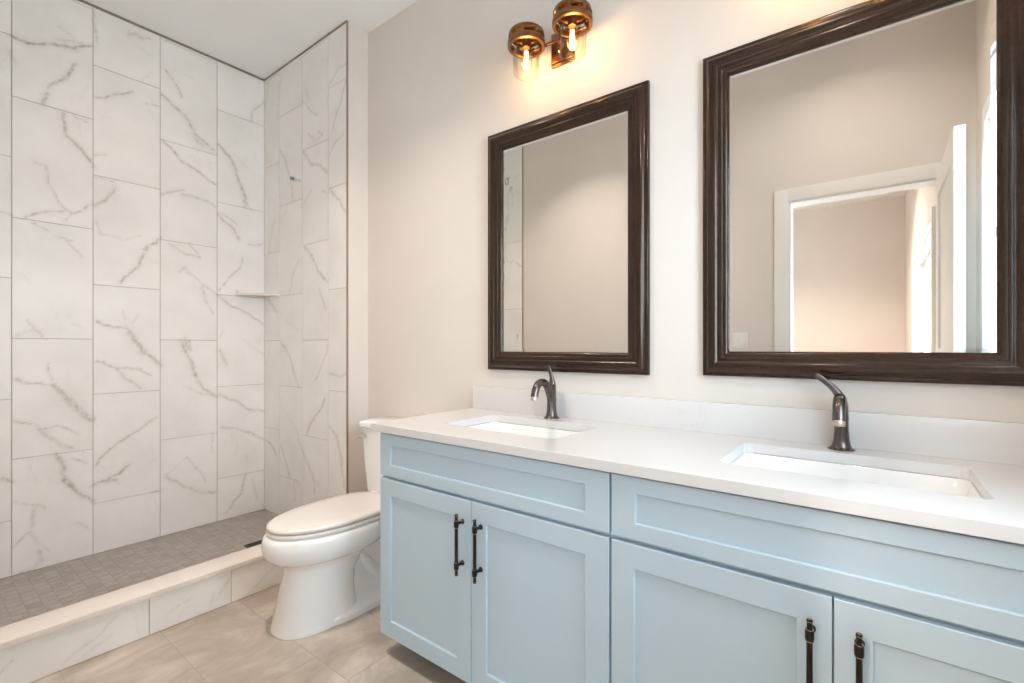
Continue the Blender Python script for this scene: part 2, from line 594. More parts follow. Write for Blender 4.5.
VEINS_LEFT = [
  (12,0.7,[(-1.37,2.718),(-1.32,2.715),(-1.223,2.75),(-1.142,2.776),(-1.096,2.807),(-1.061,2.827)]),
  (6,0.4,[(-1.205,2.789),(-1.172,2.796),(-1.104,2.82)]),
  (5,0.25,[(-1.201,2.865),(-1.168,2.848),(-1.127,2.824)]),
  (12,0.6,[(-1.127,2.692),(-1.168,2.607),(-1.209,2.559),(-1.234,2.523)]),
  (14,0.6,[(-1.244,2.489),(-1.252,2.437)]),
  (12,0.6,[(-1.179,2.411),(-1.168,2.33)]),
  (5,0.5,[(-1.138,2.417),(-1.088,2.4)]),
  (10,0.35,[(-1.061,3.014),(-1.049,2.958),(-1.045,2.856)]),
  (12,0.4,[(-0.907,2.964),(-0.872,2.988),(-0.845,2.985),(-0.799,3.003)]),
  (9,0.6,[(-1.053,2.554),(-1.012,2.561),(-0.967,2.596),(-0.881,2.649)]),
  (6,0.4,[(-0.818,2.614),(-0.752,2.612)]),
  (8,0.2,[(-0.845,2.736),(-0.79,2.8)]),
  (5,0.2,[(-0.872,2.933),(-0.79,2.896)]),
  (20,0.3,[(-1.367,2.644),(-1.357,2.602)]),
  (12,0.7,[(-1.176,2.377),(-1.165,2.301),(-1.127,2.263),(-1.088,2.214),(-1.058,2.172)]),
  (6,0.35,[(-1.293,2.125),(-1.244,2.12)]),
  (8,0.4,[(-1.244,2.115),(-1.227,2.012),(-1.194,1.931)]),
  (9,0.5,[(-1.32,1.832),(-1.272,1.864),(-1.23,1.883),(-1.179,1.899)]),
  (9,0.45,[(-1.194,1.931),(-1.142,1.888),(-1.096,1.918),(-1.058,1.963)]),
  (6,0.5,[(-1.297,1.81),(-1.237,1.785)]),
  (6,0.4,[(-1.201,1.755),(-1.146,1.745)]),
  (6,0.3,[(-1.172,1.836),(-1.142,1.893)]),
  (8,0.35,[(-1.049,2.232),(-1.0,2.255)]),
  (5,0.4,[(-1.049,2.112),(-0.975,2.106)]),
  (14,0.45,[(-1.049,1.955),(-1.0,2.009),(-0.958,2.073)]),
  (8,0.25,[(-1.049,1.872),(-1.025,1.803),(-0.933,1.794),(-0.845,1.826)]),
  (8,0.5,[(-0.836,1.747),(-0.79,1.791),(-0.748,1.838)]),
  (8,0.4,[(-1.405,1.848),(-1.367,1.833)]),
  (6,0.4,[(-1.172,1.745),(-1.135,1.706),(-1.104,1.667)]),
  (8,0.35,[(-1.314,1.312),(-1.283,1.269),(-1.252,1.231)]),
  (7,0.3,[(-1.357,1.234),(-1.286,1.269)]),
  (6,0.2,[(-1.142,1.309),(-1.104,1.285)]),
  (6,0.15,[(-1.334,1.554),(-1.307,1.5)]),
  (10,0.65,[(-0.766,1.806),(-0.808,1.771),(-0.836,1.727),(-0.849,1.659),(-0.881,1.616),(-0.924,1.578),(-0.933,1.544)]),
  (13,0.5,[(-1.045,1.318),(-1.008,1.304),(-0.95,1.29),(-0.907,1.275)]),
  (24,0.55,[(-0.907,1.275),(-0.863,1.204),(-0.827,1.149),(-0.748,1.08)]),
  (6,0.35,[(-0.929,1.388),(-0.911,1.324)]),
  (6,0.25,[(-0.858,1.37),(-0.881,1.314)]),
  (6,0.5,[(-1.041,1.104),(-0.967,1.067),(-0.845,1.049)]),
  (10,0.5,[(-1.357,1.021),(-1.32,1.002),(-1.252,0.988),(-1.209,0.973)]),
  (26,0.5,[(-1.209,0.973),(-1.172,0.92),(-1.127,0.845),(-1.061,0.786)]),
  (6,0.35,[(-1.237,1.093),(-1.23,1.034),(-1.212,1.003)]),
  (7,0.5,[(-1.36,0.808),(-1.279,0.779),(-1.266,0.762),(-1.209,0.765),(-1.157,0.743),(-1.119,0.717)]),
  (16,0.4,[(-1.269,0.763),(-1.227,0.708),(-1.179,0.66),(-1.142,0.644)]),
  (20,0.5,[(-1.209,0.616),(-1.179,0.57),(-1.172,0.488),(-1.127,0.417)]),
  (8,0.45,[(-1.142,0.588),(-1.088,0.547)]),
  (6,0.5,[(-1.049,1.103),(-0.967,1.066),(-0.889,1.061),(-0.845,1.038),(-0.799,1.016)]),
  (13,0.4,[(-0.958,1.064),(-0.907,0.997),(-0.845,0.943)]),
  (8,0.55,[(-1.049,0.529),(-0.992,0.614),(-0.924,0.651),(-0.863,0.691),(-0.771,0.763)]),
  (12,0.55,[(-1.053,0.426),(-1.0,0.44),(-0.95,0.461),(-0.898,0.505)]),
  (10,0.6,[(-1.405,0.539),(-1.37,0.513)]),
  (13,0.7,[(-1.175,0.479),(-1.146,0.432),(-1.106,0.383),(-1.062,0.335)]),
  (12,0.6,[(-1.058,0.425),(-1.016,0.434),(-0.958,0.43)]),
  (6,0.4,[(-1.36,0.404),(-1.266,0.371),(-1.235,0.346)]),
  (10,0.35,[(-1.29,0.352),(-1.296,0.27)]),
  (8,0.35,[(-1.36,0.19),(-1.302,0.242)]),
  (8,0.25,[(-1.296,0.244),(-1.272,0.178),(-1.229,0.12)]),
  (18,0.3,[(-1.272,0.135),(-1.26,0.088),(-1.29,0.049),(-1.343,0.043)]),
  (8,0.25,[(-1.146,0.238),(-1.113,0.233),(-1.065,0.178)]),
  (6,0.6,[(-0.725,2.853),(-0.683,2.801),(-0.634,2.722)]),
  (12,0.6,[(-0.745,2.69),(-0.683,2.651),(-0.621,2.611),(-0.57,2.528),(-0.464,2.452)]),
  (22,0.3,[(-0.57,2.52),(-0.544,2.47),(-0.471,2.457)]),
  (10,0.6,[(-0.743,2.424),(-0.695,2.383),(-0.634,2.324),(-0.544,2.285),(-0.45,2.229)]),
  (9,0.55,[(-0.743,2.093),(-0.634,2.15)]),
  (8,0.3,[(-0.64,2.119),(-0.557,2.129)]),
  (10,0.45,[(-0.138,2.904),(-0.217,2.807),(-0.232,2.729)]),
  (14,0.6,[(-0.436,2.499),(-0.366,2.438),(-0.33,2.371),(-0.3,2.269),(-0.263,2.184)]),
  (5,0.3,[(-0.337,2.463),(-0.255,2.401)]),
  (6,0.15,[(-0.683,2.866),(-0.557,2.865)]),
  (8,0.5,[(-0.743,2.1),(-0.665,2.138)]),
  (9,0.5,[(-0.64,2.122),(-0.557,2.126),(-0.443,2.093)]),
  (7,0.45,[(-0.707,1.807),(-0.646,1.764),(-0.544,1.751)]),
  (6,0.55,[(-0.602,1.825),(-0.57,1.791),(-0.538,1.747)]),
  (20,0.3,[(-0.653,1.648),(-0.621,1.674),(-0.609,1.646)]),
  (6,0.45,[(-0.609,1.654),(-0.518,1.576),(-0.436,1.508)]),
  (8,0.4,[(-0.531,1.567),(-0.511,1.479),(-0.464,1.399)]),
  (14,0.5,[(-0.285,2.241),(-0.27,2.134)]),
  (6,0.5,[(-0.27,2.182),(-0.232,2.127)]),
  (10,0.6,[(-0.436,2.049),(-0.409,2.009),(-0.344,1.968),(-0.308,1.897)]),
  (8,0.45,[(-0.423,2.06),(-0.322,2.004)]),
  (6,0.5,[(-0.255,1.879),(-0.186,1.886),(-0.133,1.911)]),
  (8,0.4,[(-0.285,1.782),(-0.308,1.7),(-0.38,1.629),(-0.425,1.547)]),
  (8,0.5,[(-0.322,1.557),(-0.308,1.534)]),
  (8,0.6,[(-0.429,1.508),(-0.351,1.445),(-0.263,1.419),(-0.217,1.381),(-0.154,1.339)]),
  (22,0.45,[(-0.621,1.223),(-0.609,1.165)]),
  (6,0.2,[(-0.423,1.226),(-0.409,1.287)]),
  (14,0.55,[(-0.647,1.223),(-0.598,1.109),(-0.562,0.992),(-0.525,0.923),(-0.441,0.852)]),
  (8,0.5,[(-0.598,1.224),(-0.59,1.158)]),
  (10,0.3,[(-0.626,0.938),(-0.569,0.901),(-0.449,0.858)]),
  (8,0.55,[(-0.43,0.868),(-0.321,0.817),(-0.253,0.757),(-0.135,0.726)]),
  (9,0.5,[(-0.425,0.649),(-0.321,0.635),(-0.219,0.585),(-0.126,0.522)]),
  (14,0.4,[(-0.425,1.157),(-0.386,1.07)]),
  (5,0.25,[(-0.287,1.227),(-0.139,1.118)]),
  (6,0.4,[(-0.612,0.495),(-0.539,0.389),(-0.51,0.316)]),
  (11,0.45,[(-0.722,0.396),(-0.626,0.326),(-0.539,0.259),(-0.449,0.242)]),
  (6,0.25,[(-0.722,0.404),(-0.612,0.495)]),
  (8,0.5,[(-0.262,0.317),(-0.296,0.196),(-0.386,0.088)]),
  (10,0.25,[(-0.219,0.268),(-0.193,0.135)]),
  (8,0.25,[(-0.464,0.629),(-0.472,0.494)]),
  (6,0.4,[(-0.801,0.319),(-0.752,0.32)]),
]
VEINS_BACK = [
  (8,0.35,[(-3.325,3.014),(-3.355,2.953),(-3.385,2.862)]),
  (8,0.3,[(-3.197,2.957),(-3.211,2.726)]),
  (8,0.25,[(-3.155,2.997),(-3.197,2.901)]),
  (8,0.35,[(-2.857,2.816),(-2.821,2.727)]),
  (6,0.45,[(-2.894,2.75),(-2.797,2.656),(-2.715,2.593)]),
  (8,0.4,[(-2.821,2.515),(-2.75,2.451),(-2.658,2.464),(-2.703,2.496)]),
  (8,0.4,[(-2.58,2.749),(-2.495,2.804),(-2.402,2.806)]),
  (8,0.5,[(-2.413,2.716),(-2.464,2.614),(-2.505,2.555),(-2.548,2.471)]),
  (6,0.5,[(-2.57,2.351),(-2.443,2.412)]),
  (10,0.45,[(-3.183,2.498),(-3.101,2.416),(-3.061,2.312),(-3.021,2.21),(-3.008,2.127)]),
  (10,0.5,[(-2.882,2.422),(-2.821,2.355),(-2.773,2.312),(-2.68,2.284),(-2.602,2.223)]),
  (6,0.45,[(-2.591,2.325),(-2.505,2.394)]),
  (8,0.4,[(-2.882,2.084),(-2.785,2.149)]),
  (8,0.4,[(-2.658,2.124),(-2.613,2.096)]),
  (12,0.5,[(-2.58,2.127),(-2.527,2.067),(-2.474,2.027),(-2.402,1.938)]),
  (10,0.25,[(-3.34,1.834),(-3.253,2.047)]),
  (12,0.5,[(-2.869,1.816),(-2.785,1.741)]),
  (9,0.55,[(-2.785,1.754),(-2.703,1.644),(-2.613,1.586)]),
  (6,0.35,[(-3.021,1.621),(-2.932,1.745)]),
  (6,0.25,[(-2.591,2.0),(-2.602,1.929)]),
  (10,0.5,[(-2.715,1.64),(-2.602,1.567)]),
  (6,0.5,[(-2.703,1.538),(-2.613,1.396)]),
  (6,0.4,[(-3.048,1.537),(-2.995,1.68)]),
  (12,0.4,[(-3.355,1.516),(-3.211,1.417)]),
  (9,0.5,[(-3.169,1.222),(-3.048,1.121),(-3.008,1.028),(-2.932,0.925)]),
  (8,0.4,[(-2.602,1.187),(-2.635,1.113),(-2.738,0.973)]),
  (6,0.3,[(-3.37,1.045),(-3.296,1.216)]),
  (8,0.4,[(-2.591,1.028),(-2.464,1.002),(-2.413,1.04)]),
  (10,0.5,[(-2.635,0.878),(-2.68,0.797)]),
  (4,0.25,[(-3.101,1.351),(-2.944,1.293)]),
  (10,0.55,[(-2.624,0.887),(-2.665,0.815),(-2.783,0.723),(-2.839,0.628)]),
  (11,0.5,[(-2.583,0.714),(-2.503,0.649),(-2.464,0.532),(-2.43,0.372)]),
  (9,0.45,[(-2.943,0.598),(-2.896,0.531),(-2.817,0.434),(-2.751,0.35),(-2.746,0.28)]),
  (6,0.25,[(-3.126,0.767),(-2.943,0.622)]),
  (9,0.45,[(-3.164,0.521),(-3.113,0.439),(-3.051,0.335)]),
  (6,0.4,[(-2.99,0.321),(-2.985,0.192)]),
  (10,0.45,[(-3.363,0.536),(-3.295,0.505),(-3.215,0.444)]),
  (6,0.35,[(-2.978,0.323),(-2.908,0.286)]),
]

# ------------------------------------------------------------------ tiled surfaces


def tile_surface(name, mat, p0, eu, ev, nrm, cols, seams_of, umax, vmax, grout=0.003, thick=0.006, step=None, veins=None, seed=1, shift=40.0):
    """Tiles laid on the plane p0 + u*eu + v*ev. cols = list of u boundaries; seams_of(i) gives the v boundaries of a column.
    One mesh with a finely subdivided face per tile, proud of the grout bed by `thick`."""
    rnd = random.Random(seed)
    V, F, UV = [], [], []
    p0, eu, ev, nrm = map(Vector, (p0, eu, ev, nrm))
    g = grout / 2
    for ci, (ua, ub) in enumerate(zip(cols[:-1], cols[1:])):
        vs = seams_of(ci)
        for va, vb in zip(vs[:-1], vs[1:]):
            a0, a1, b0, b1 = ua + g, ub - g, va + g, vb - g
            if a1 - a0 < 0.004 or b1 - b0 < 0.004:
                continue
            ou, ov = rnd.uniform(0, shift) + (ua if shift < 1 else 0), rnd.uniform(0, shift) + (va if shift < 1 else 0)
            nu = max(1, int((a1 - a0) / step)) if step else 1
            nv = max(1, int((b1 - b0) / step)) if step else 1
            base = len(V)
            for j in range(nv + 1):
                for i in range(nu + 1):
                    u = a0 + (a1 - a0) * i / nu
                    v = b0 + (b1 - b0) * j / nv
                    V.append((p0 + eu * u + ev * v + nrm * thick)[:])
                    UV.append((u - ua + ou, v - va + ov))
            w = nu + 1
            for j in range(nv):
                for i in range(nu):
                    k = base + j * w + i
                    F.append((k, k + 1, k + w + 1, k + w))
            # side walls down to the bed
            c = [base, base + nu, base + nv * w + nu, base + nv * w]
            b2 = len(V)
            for q in c:
                V.append((Vector(V[q]) - nrm * thick)[:])
                UV.append(UV[q])
            e = b2
            for s in range(4):
                F.append((c[s], e + s, e + (s + 1) % 4, c[(s + 1) % 4]))
    me = bpy.data.meshes.new(name)
    me.from_pydata(V, [], F)
    me.update()
    uvl = me.uv_layers.new(name='tile')
    li = np.empty(len(me.loops), dtype=np.int32)
    me.loops.foreach_get('vertex_index', li)
    uva = np.array(UV, dtype=np.float32)
    uvl.data.foreach_set('uv', uva[li].ravel())
    if veins is not None:
        pts = np.array(V, dtype=np.float64)
        P = np.stack([(pts - np.array(p0)) @ np.array(eu), (pts - np.array(p0)) @ np.array(ev)], 1)
        # waviness so that the digitised veins do not run straight
        ph = np.random.RandomState(seed).uniform(0, 6.28, 12)
        wob = np.zeros_like(P)
        for q, fr in enumerate((37.0, 61.0, 97.0, 151.0)):
            am = 0.11 / fr
            wob[:, 0] += am * np.sin(P[:, 1] * fr + P[:, 0] * fr * 0.6 + ph[q])
            wob[:, 1] += am * np.sin(P[:, 0] * fr - P[:, 1] * fr * 0.5 + ph[q + 4])
        Q = P + wob
        val = np.zeros(len(P))
        for wmm, st, line in veins:
            w = wmm / 1000.0 * 0.62
            L = np.array(line)
            for a, b in zip(L[:-1], L[1:]):
                d = b - a
                l2 = max((d * d).sum(), 1e-9)
                lo, hi = np.minimum(a, b) - 0.06, np.maximum(a, b) + 0.06
                idx = np.where((Q[:, 0] > lo[0]) & (Q[:, 0] < hi[0]) & (Q[:, 1] > lo[1]) & (Q[:, 1] < hi[1]))[0]
                if len(idx) == 0:
                    continue
                q = Q[idx]
                t = np.clip(((q - a) @ d) / l2, 0, 1)
                dist = np.linalg.norm(q - (a + t[:, None] * d), axis=1)
                core = np.exp(-(dist / w) ** 2) * st
                halo = np.exp(-(dist / (w * 2.6)) ** 2) * st * 0.22
                val[idx] = np.maximum(val[idx], np.maximum(core, halo))
        at = me.attributes.new('vein', 'FLOAT', 'POINT')
        at.data.foreach_set('value', val.astype(np.float32))
    o = bpy.data.objects.new(name, me)
    COL.objects.link(o)
    me.materials.append(mat)
    return o


def seams(z0, z1, first, pitch):
    s = [z0]
    k = first
    while k < z1 - 0.004:
        if k > z0 + 0.004:
            s.append(k)
        k += pitch
    s.append(z1)
    return s


# ------------------------------------------------------------------ room shell
XL, XR = -3.40, 0.41          # shower far wall, right wall
YO = -1.71                    # doorway wall (room side face)
XS = -2.405                   # end of the tiled furring
XC0, XC1 = -2.49, -2.35       # curb
ZS = 0.045                    # shower floor
FUR = -0.136

# vanity wall with the furred-out shower end
struct(box('wall_back', (XS - 0.02, XR + 0.15, 0.0, 0.12, -0.05, CEIL + 0.05), M['paint']))
struct(box('wall_shower_end', (XL - 0.15, XS, FUR, 0.12, -0.05, CEIL), M['paint']))
struct(box('wall_left', (XL - 0.15, XL, YO - 0.15, FUR, -0.05, CEIL), M['grout']))
struct(box('ceiling', (XL - 0.15, XR + 0.15, YO - 0.12, 0.12, CEIL, CEIL + 0.1), M['ceiling']))

T = 0.006
# tile faces lie exactly on the measured planes, grout beds just behind
left_cols = [-1.709, -1.674, -1.366, -1.058, -0.751, -0.442, FUR - T + 0.0015]


def left_seams(i):
    return seams(ZS, CEIL - 0.008, 0.32 if (i % 2 == 1) else 0.622, 0.601)


TL = tile_surface('wall_shower_left', M['marble_v'], (XL - T + 0.0005, 0, 0), (0, 1, 0), (0, 0, 1), (1, 0, 0),
                  left_cols, left_seams, 0, 0, step=0.0075, veins=VEINS_LEFT, seed=3, thick=T)
struct(TL)
# move the wall bed back so the tile face sits on x = XL
bpy.data.objects['wall_left'].location.x = -T
end_cols = [XL + 0.001, -3.184, -2.890, -2.596, XS - 0.004]


def end_seams(i):
    return seams(ZS, CEIL - 0.008, [0.622, 0.32, 0.622, 0.32][i], 0.601)


struct(box('wall_shower_bed', (XL, XS - 0.004, FUR - 0.0005, FUR + 0.002, ZS, CEIL - 0.006), M['grout']))
struct(tile_surface('wall_shower_back', M['marble_v'], (0, FUR + 0.0005, 0), (1, 0, 0), (0, 0, 1), (0, -1, 0),
                    end_cols, end_seams, 0, 0, step=0.0075, veins=VEINS_BACK, seed=5, thick=T))
# opposite end of the shower, seen in the mirror
opp_cols = [XL + 0.001, -3.09, -2.79, -2.498]
struct(tile_surface('wall_shower_front', M['marble'], (0, YO, 0), (1, 0, 0), (0, 0, 1), (0, 1, 0),
                    opp_cols, lambda i: seams(ZS, CEIL - 0.008, [0.32, 0.62, 0.32][i], 0.601), 0, 0, seed=9, thick=T))

# thin dark metal edge along the top of the tile and down its end
struct(box('trim_1', (XL - 0.001, XL + 0.007, YO, FUR, CEIL - 0.011, CEIL), M['edge']))
struct(box('trim_2', (XL, XS, FUR - 0.0085, FUR, CEIL - 0.011, CEIL), M['edge']))
struct(box('trim_3', (XS - 0.0035, XS + 0.001, FUR - 0.0075, FUR + 0.003, ZS, CEIL), M['edge']))
struct(box('trim_4', (-2.500, -2.495, YO, YO + 0.009, 0.0, CEIL), M['edge']))

# floors
fl_x = [XC1 - 0.15 + 0.0, ]
x = -2.35 + 0.02 - 0.61
floor_cols_y = [YO - 0.12 + 0.0]
rows = [-1.83, -1.66, -1.355, -1.05, -0.745, -0.44, -0.135, 0.0]


def floor_seams(i):
    off = [0.0, 0.203, 0.407][(i - 4) % 3]
    return seams(XC1 - 0.1, XR, -1.487 - 0.61 * 2 + off, 0.61)


struct(box('floor', (XL - 0.15, XR + 0.15, -1.90, 0.12, -0.08, -0.0006), M['floor_grout']))
struct(tile_surface('floor_tile', M['floor'], (0, 0, -0.004), (0, 1, 0), (1, 0, 0), (0, 0, 1),
                    rows, floor_seams, 0, 0, grout=0.0022, thick=0.004, seed=21, shift=0.12))
# shower pan of small grey mosaic, sloping bed level
mos_c = [FUR - 0.0515 * k for k in range(0, 32)][::-1]
mos_c = [max(c, YO) for c in mos_c]
struct(box('floor_shower', (XL, XC0, YO, FUR, -0.004, ZS - 0.001), M['mosaic_grout']))
mosaic = tile_surface('floor_mosaic', M['mosaic'], (0, 0, ZS - 0.003), (0, 1, 0), (1, 0, 0), (0, 0, 1),
                      mos_c, lambda i: seams(XL, XC0 - 0.001, XL + 0.0257 * (1 if i % 2 else 2), 0.0515), 0, 0, grout=0.0022, thick=0.003, seed=31)
struct(mosaic)

# curb: tiled face, stone cap
curb = empty('shower_curb', ((XC0 + XC1) / 2, (YO + FUR) / 2, 0))
tag(curb, 'low shower curb faced with marble tile under a pale stone cap', 'curb')
cw, cl = (XC1 - XC0) / 2, (FUR - YO) / 2
cyc = (YO + FUR) / 2
o = box('core', (-cw + 0.012, cw - 0.014, -cl + 0.001, cl + FUR * -1 - 0.001, 0, 0.152), M['grout'], curb)
CURB_VEINS = [(7, .4, [(-.832, .05), (-.80, .095), (-.785, .12)]), (6, .3, [(-.86, .03), (-.845, .075)]), (6, .3, [(-1.34, .03), (-1.24, .08), (-1.19, .125)]),
              (5, .25, [(-1.29, .02), (-1.21, .06)]), (6, .35, [(-.68, .03), (-.60, .08), (-.55, .11)]), (5, .25, [(-1.02, .07), (-.93, .09)]), (6, .3, [(-1.55, .04), (-1.47, .10)])]
ct = tile_surface('face_tile', M['marble_v'], (XC1 - 0.014, 0, 0), (0, 1, 0), (0, 0, 1), (1, 0, 0),
                  [YO + 0.001, -1.086, -0.775, -0.475, -0.175, -0.001], lambda i: [0.001, 0.153], 0, 0, thick=T, step=0.008, veins=CURB_VEINS, seed=44)
ct.parent = curb
ct.location = (-curb.location.x, -curb.location.y, 0)
ci = tile_surface('inner_tile', M['marble'], (XC0 + 0.012, 0, 0), (0, 1, 0), (0, 0, 1), (-1, 0, 0),
                  [YO + 0.001, -1.386, -1.086, -0.775, -0.475, -0.139], lambda i: [ZS + 0.001, 0.153], 0, 0, thick=T, seed=45)
ci.parent = curb
ci.location = (-curb.location.x, -curb.location.y, 0)
box('cap', (-cw, cw, -cl + 0.001, cl - 0.008, 0.153, 0.176), M['cap'], curb, bevel=0.002)

# square drain in the pan
dr = empty('shower_drain', (-2.81, -0.455, ZS))
tag(dr, 'small dark square drain in the grey mosaic shower floor', 'drain')
bm = bmesh.new()
for s in (-1, 1):
    add_box(bm, -0.052, 0.052, s * 0.047 - 0.005, s * 0.047 + 0.005, 0.0002, 0.005)
    add_box(bm, s * 0.047 - 0.005, s * 0.047 + 0.005, -0.042, 0.042, 0.0002, 0.005)
from_bm('frame', bm, M['bronze'], dr)
bm = bmesh.new()
for k in range(7):
    add_box(bm, -0.042, 0.042, -0.038 + k * 0.0117, -0.038 + k * 0.0117 + 0.006, 0.0015, 0.004)
add_box(bm, -0.042, 0.042, -0.042, 0.042, 0.0002, 0.001)
from_bm('grate', bm, M['dark'], dr)

# corner shelf
shp = [(0, 0), (0.205, 0), (0.200, -0.012), (0.02, -0.186), (0.0, -0.190)]
bm = bmesh.new()
r1 = [(XL + a, FUR - T + b, 1.527) for a, b in shp]
r2 = [(XL + a, FUR - T + b, 1.543) for a, b in shp]
loft(bm, [r1[::-1], r2[::-1]])
bmesh.ops.bevel(bm, geom=bm.edges[:], offset=0.002, segments=2, affect='EDGES')
tag(from_bm('corner_shelf', bm, M['cap'], None, smooth=True, angle=30), 'white triangular corner shelf set into the marble shower tile', 'shelf')

# capped shower supply stub
st = empty('pipe_stub', (-2.915, FUR - T, 2.24))
tag(st, 'short capped shower pipe stub poking out of the marble wall', 'pipe')
bm = bmesh.new()
add_tube(bm, [(0, -0.001, 0), (0, -0.046, 0)], 0.0085, 16)
for k in range(4):
    add_tube(bm, [(0, -0.036 - k * 0.004, 0), (0, -0.038 - k * 0.004, 0)], 0.0098, 16)
from_bm('pipe', bm, M['chrome'], st, smooth=True, angle=40)
tube('end_cap', [(0, -0.044, 0), (0, -0.046, 0), (0, -0.062, 0.0), (0, -0.064, 0.0)], [0.009, 0.0108, 0.0108, 0.009], M['blue_tape'], st)

# right wall with window 1
W1 = (-1.33, -0.45, 1.02, 2.22)     # y0, y1, z0, z1


def wall_with_hole(name, x0, x1, ya, yb_, za, zb, hole, mat):
    bm = bmesh.new()
    h0, h1, k0, k1 = hole
    add_box(bm, x0, x1, ya, h0, za, zb)
    add_box(bm, x0, x1, h1, yb_, za, zb)
    add_box(bm, x0, x1, h0, h1, za, k0)
    add_box(bm, x0, x1, h0, h1, k1, zb)
    return struct(from_bm(name, bm, mat))


def window(name, x, hole, glass=True, mull=True):
    """white casing, sash and pane in a wall whose room face is at x (room on the -x side)"""
    h0, h1, k0, k1 = hole
    root = struct(empty(name, (x, (h0 + h1) / 2, k0)))
    hw, H = (h1 - h0) / 2, k1 - k0
    bm = bmesh.new()
    c = 0.07
    add_box(bm, -0.018, 0.0, -hw - c, -hw, -c, H + c, 0.002)
    add_box(bm, -0.018, 0.0, hw, hw + c, -c, H + c, 0.002)
    add_box(bm, -0.018, 0.0, -hw, hw, H, H + c, 0.002)
    add_box(bm, -0.018, 0.0, -hw, hw, -c, 0, 0.002)
    from_bm('casing', bm, M['trim'], root, smooth=True, angle=30)
    bm = bmesh.new()
    for a, b_ in ((-hw, -hw + 0.012), (hw - 0.012, hw)):
        add_box(bm, 0, 0.12, a, b_, 0, H)
    add_box(bm, 0, 0.12, -hw, hw, 0, 0.012)
    add_box(bm, 0, 0.12, -hw, hw, H - 0.012, H)
    from_bm('jamb', bm, M['trim'], root)
    bm = bmesh.new()
    s = 0.045
    i0, i1 = -hw + 0.012, hw - 0.012
    add_box(bm, 0.06, 0.10, i0, i0 + s, 0.012, H - 0.012)
    add_box(bm, 0.06, 0.10, i1 - s, i1, 0.012, H - 0.012)
    add_box(bm, 0.06, 0.10, i0 + s, i1 - s, 0.012, 0.012 + s)
    add_box(bm, 0.06, 0.10, i0 + s, i1 - s, H - 0.012 - s, H - 0.012)
    if mull:
        add_box(bm, 0.06, 0.10, i0 + s, i1 - s, H / 2 - 0.02, H / 2 + 0.02)
    from_bm('sash', bm, M['trim'], root)
    box('pane', (0.077, 0.083, i0 + s, i1 - s, 0.012 + s, H - 0.012 - s), M['pane'], root)
    return root


wall_with_hole('wall_right', XR, XR + 0.14, -1.83, 0.12, -0.05, CEIL, W1, M['paint'])
window('window_1', XR, W1)

# doorway wall
DX0, DX1, DH = -0.442, 0.300, 2.095
bm = bmesh.new()
add_box(bm, -2.497, DX0, YO - 0.12, YO, -0.05, CEIL)
add_box(bm, DX1, XR, YO - 0.12, YO, -0.05, CEIL)
add_box(bm, DX0, DX1, YO - 0.12, YO, DH, CEIL)
struct(from_bm('wall_front', bm, M['paint']))
struct(box('wall_front_shower', (XL - 0.15, -2.497, YO - 0.12, YO, -0.05, CEIL), M['grout']))
# jambs and casing
bm = bmesh.new()
jt = 0.016
add_box(bm, DX0, DX0 + jt, YO - 0.12, YO, 0, DH)
add_box(bm, DX1 - jt, DX1, YO - 0.12, YO, 0, DH)
add_box(bm, DX0 + jt, DX1 - jt, YO - 0.12, YO, DH - jt, DH)
struct(from_bm('door_frame_1', bm, M['trim']))
bm = bmesh.new()
cz = 0.078
for ys in ((YO, YO + 0.013), (YO - 0.133, YO - 0.12)):
    for xa, xb in ((DX0 - cz + 0.005, DX0 + 0.005), (DX1 - 0.005, DX1 - 0.005 + cz)):
        add_box(bm, xa, xb, ys[0], ys[1], 0, DH + cz - 0.005, 0.002)
    add_box(bm, DX0 + 0.005, DX1 - 0.005, ys[0], ys[1], DH - 0.005, DH - 0.005 + cz, 0.002)
struct(from_bm('trim_5', bm, M['trim'], smooth=True, angle=30))

# the open white door, swung into the bathroom beside the window
dw, dt, dh = 0.738, 0.036, 2.08
door = empty('door_1', (DX1 - 0.012, YO + 0.020, 0.008), 0)
struct(door)


def door_leaf():
    bm = bmesh.new()
    # leaf along +y, thickness in x (0 .. -dt); recessed two-panel faces
    st_, tr_ = 0.11, 0.12
    xs = (-dt, 0.0)
    add_box(bm, -dt, 0, 0, st_, 0, dh)
    add_box(bm, -dt, 0, dw - st_, dw, 0, dh)
    for z0, z1 in ((0, 0.22), (0.95, 1.10), (dh - tr_, dh)):
        add_box(bm, -dt, 0, st_, dw - st_, z0, z1)
    for z0, z1 in ((0.22, 0.95), (1.10, dh - tr_)):
        add_box(bm, -dt + 0.010, -0.010, st_, dw - st_, z0, z1)
    return bm


from_bm('door_leaf', door_leaf(), M['trim'], door)
bm = bmesh.new()
add_tube(bm, [(-dt, dw - 0.06, 0.98), (-dt - 0.008, dw - 0.06, 0.98)], 0.028, 24)
add_tube(bm, [(-dt - 0.008, dw - 0.06, 0.98), (-dt - 0.05, dw - 0.06, 0.98)], 0.009, 16)
add_tube(bm, [(-dt - 0.045, dw - 0.055, 0.98), (-dt - 0.047, dw - 0.17, 0.978)], [0.010, 0.008], 16)
from_bm('door_handle', bm, M['bronze'], door, smooth=True, angle=40)
for zz in (0.25, 1.05, 1.85):
    tube('hinge', [(0.003, -0.006, zz - 0.04), (0.003, -0.006, zz + 0.04)], 0.006, M['bronze'], door, 12)

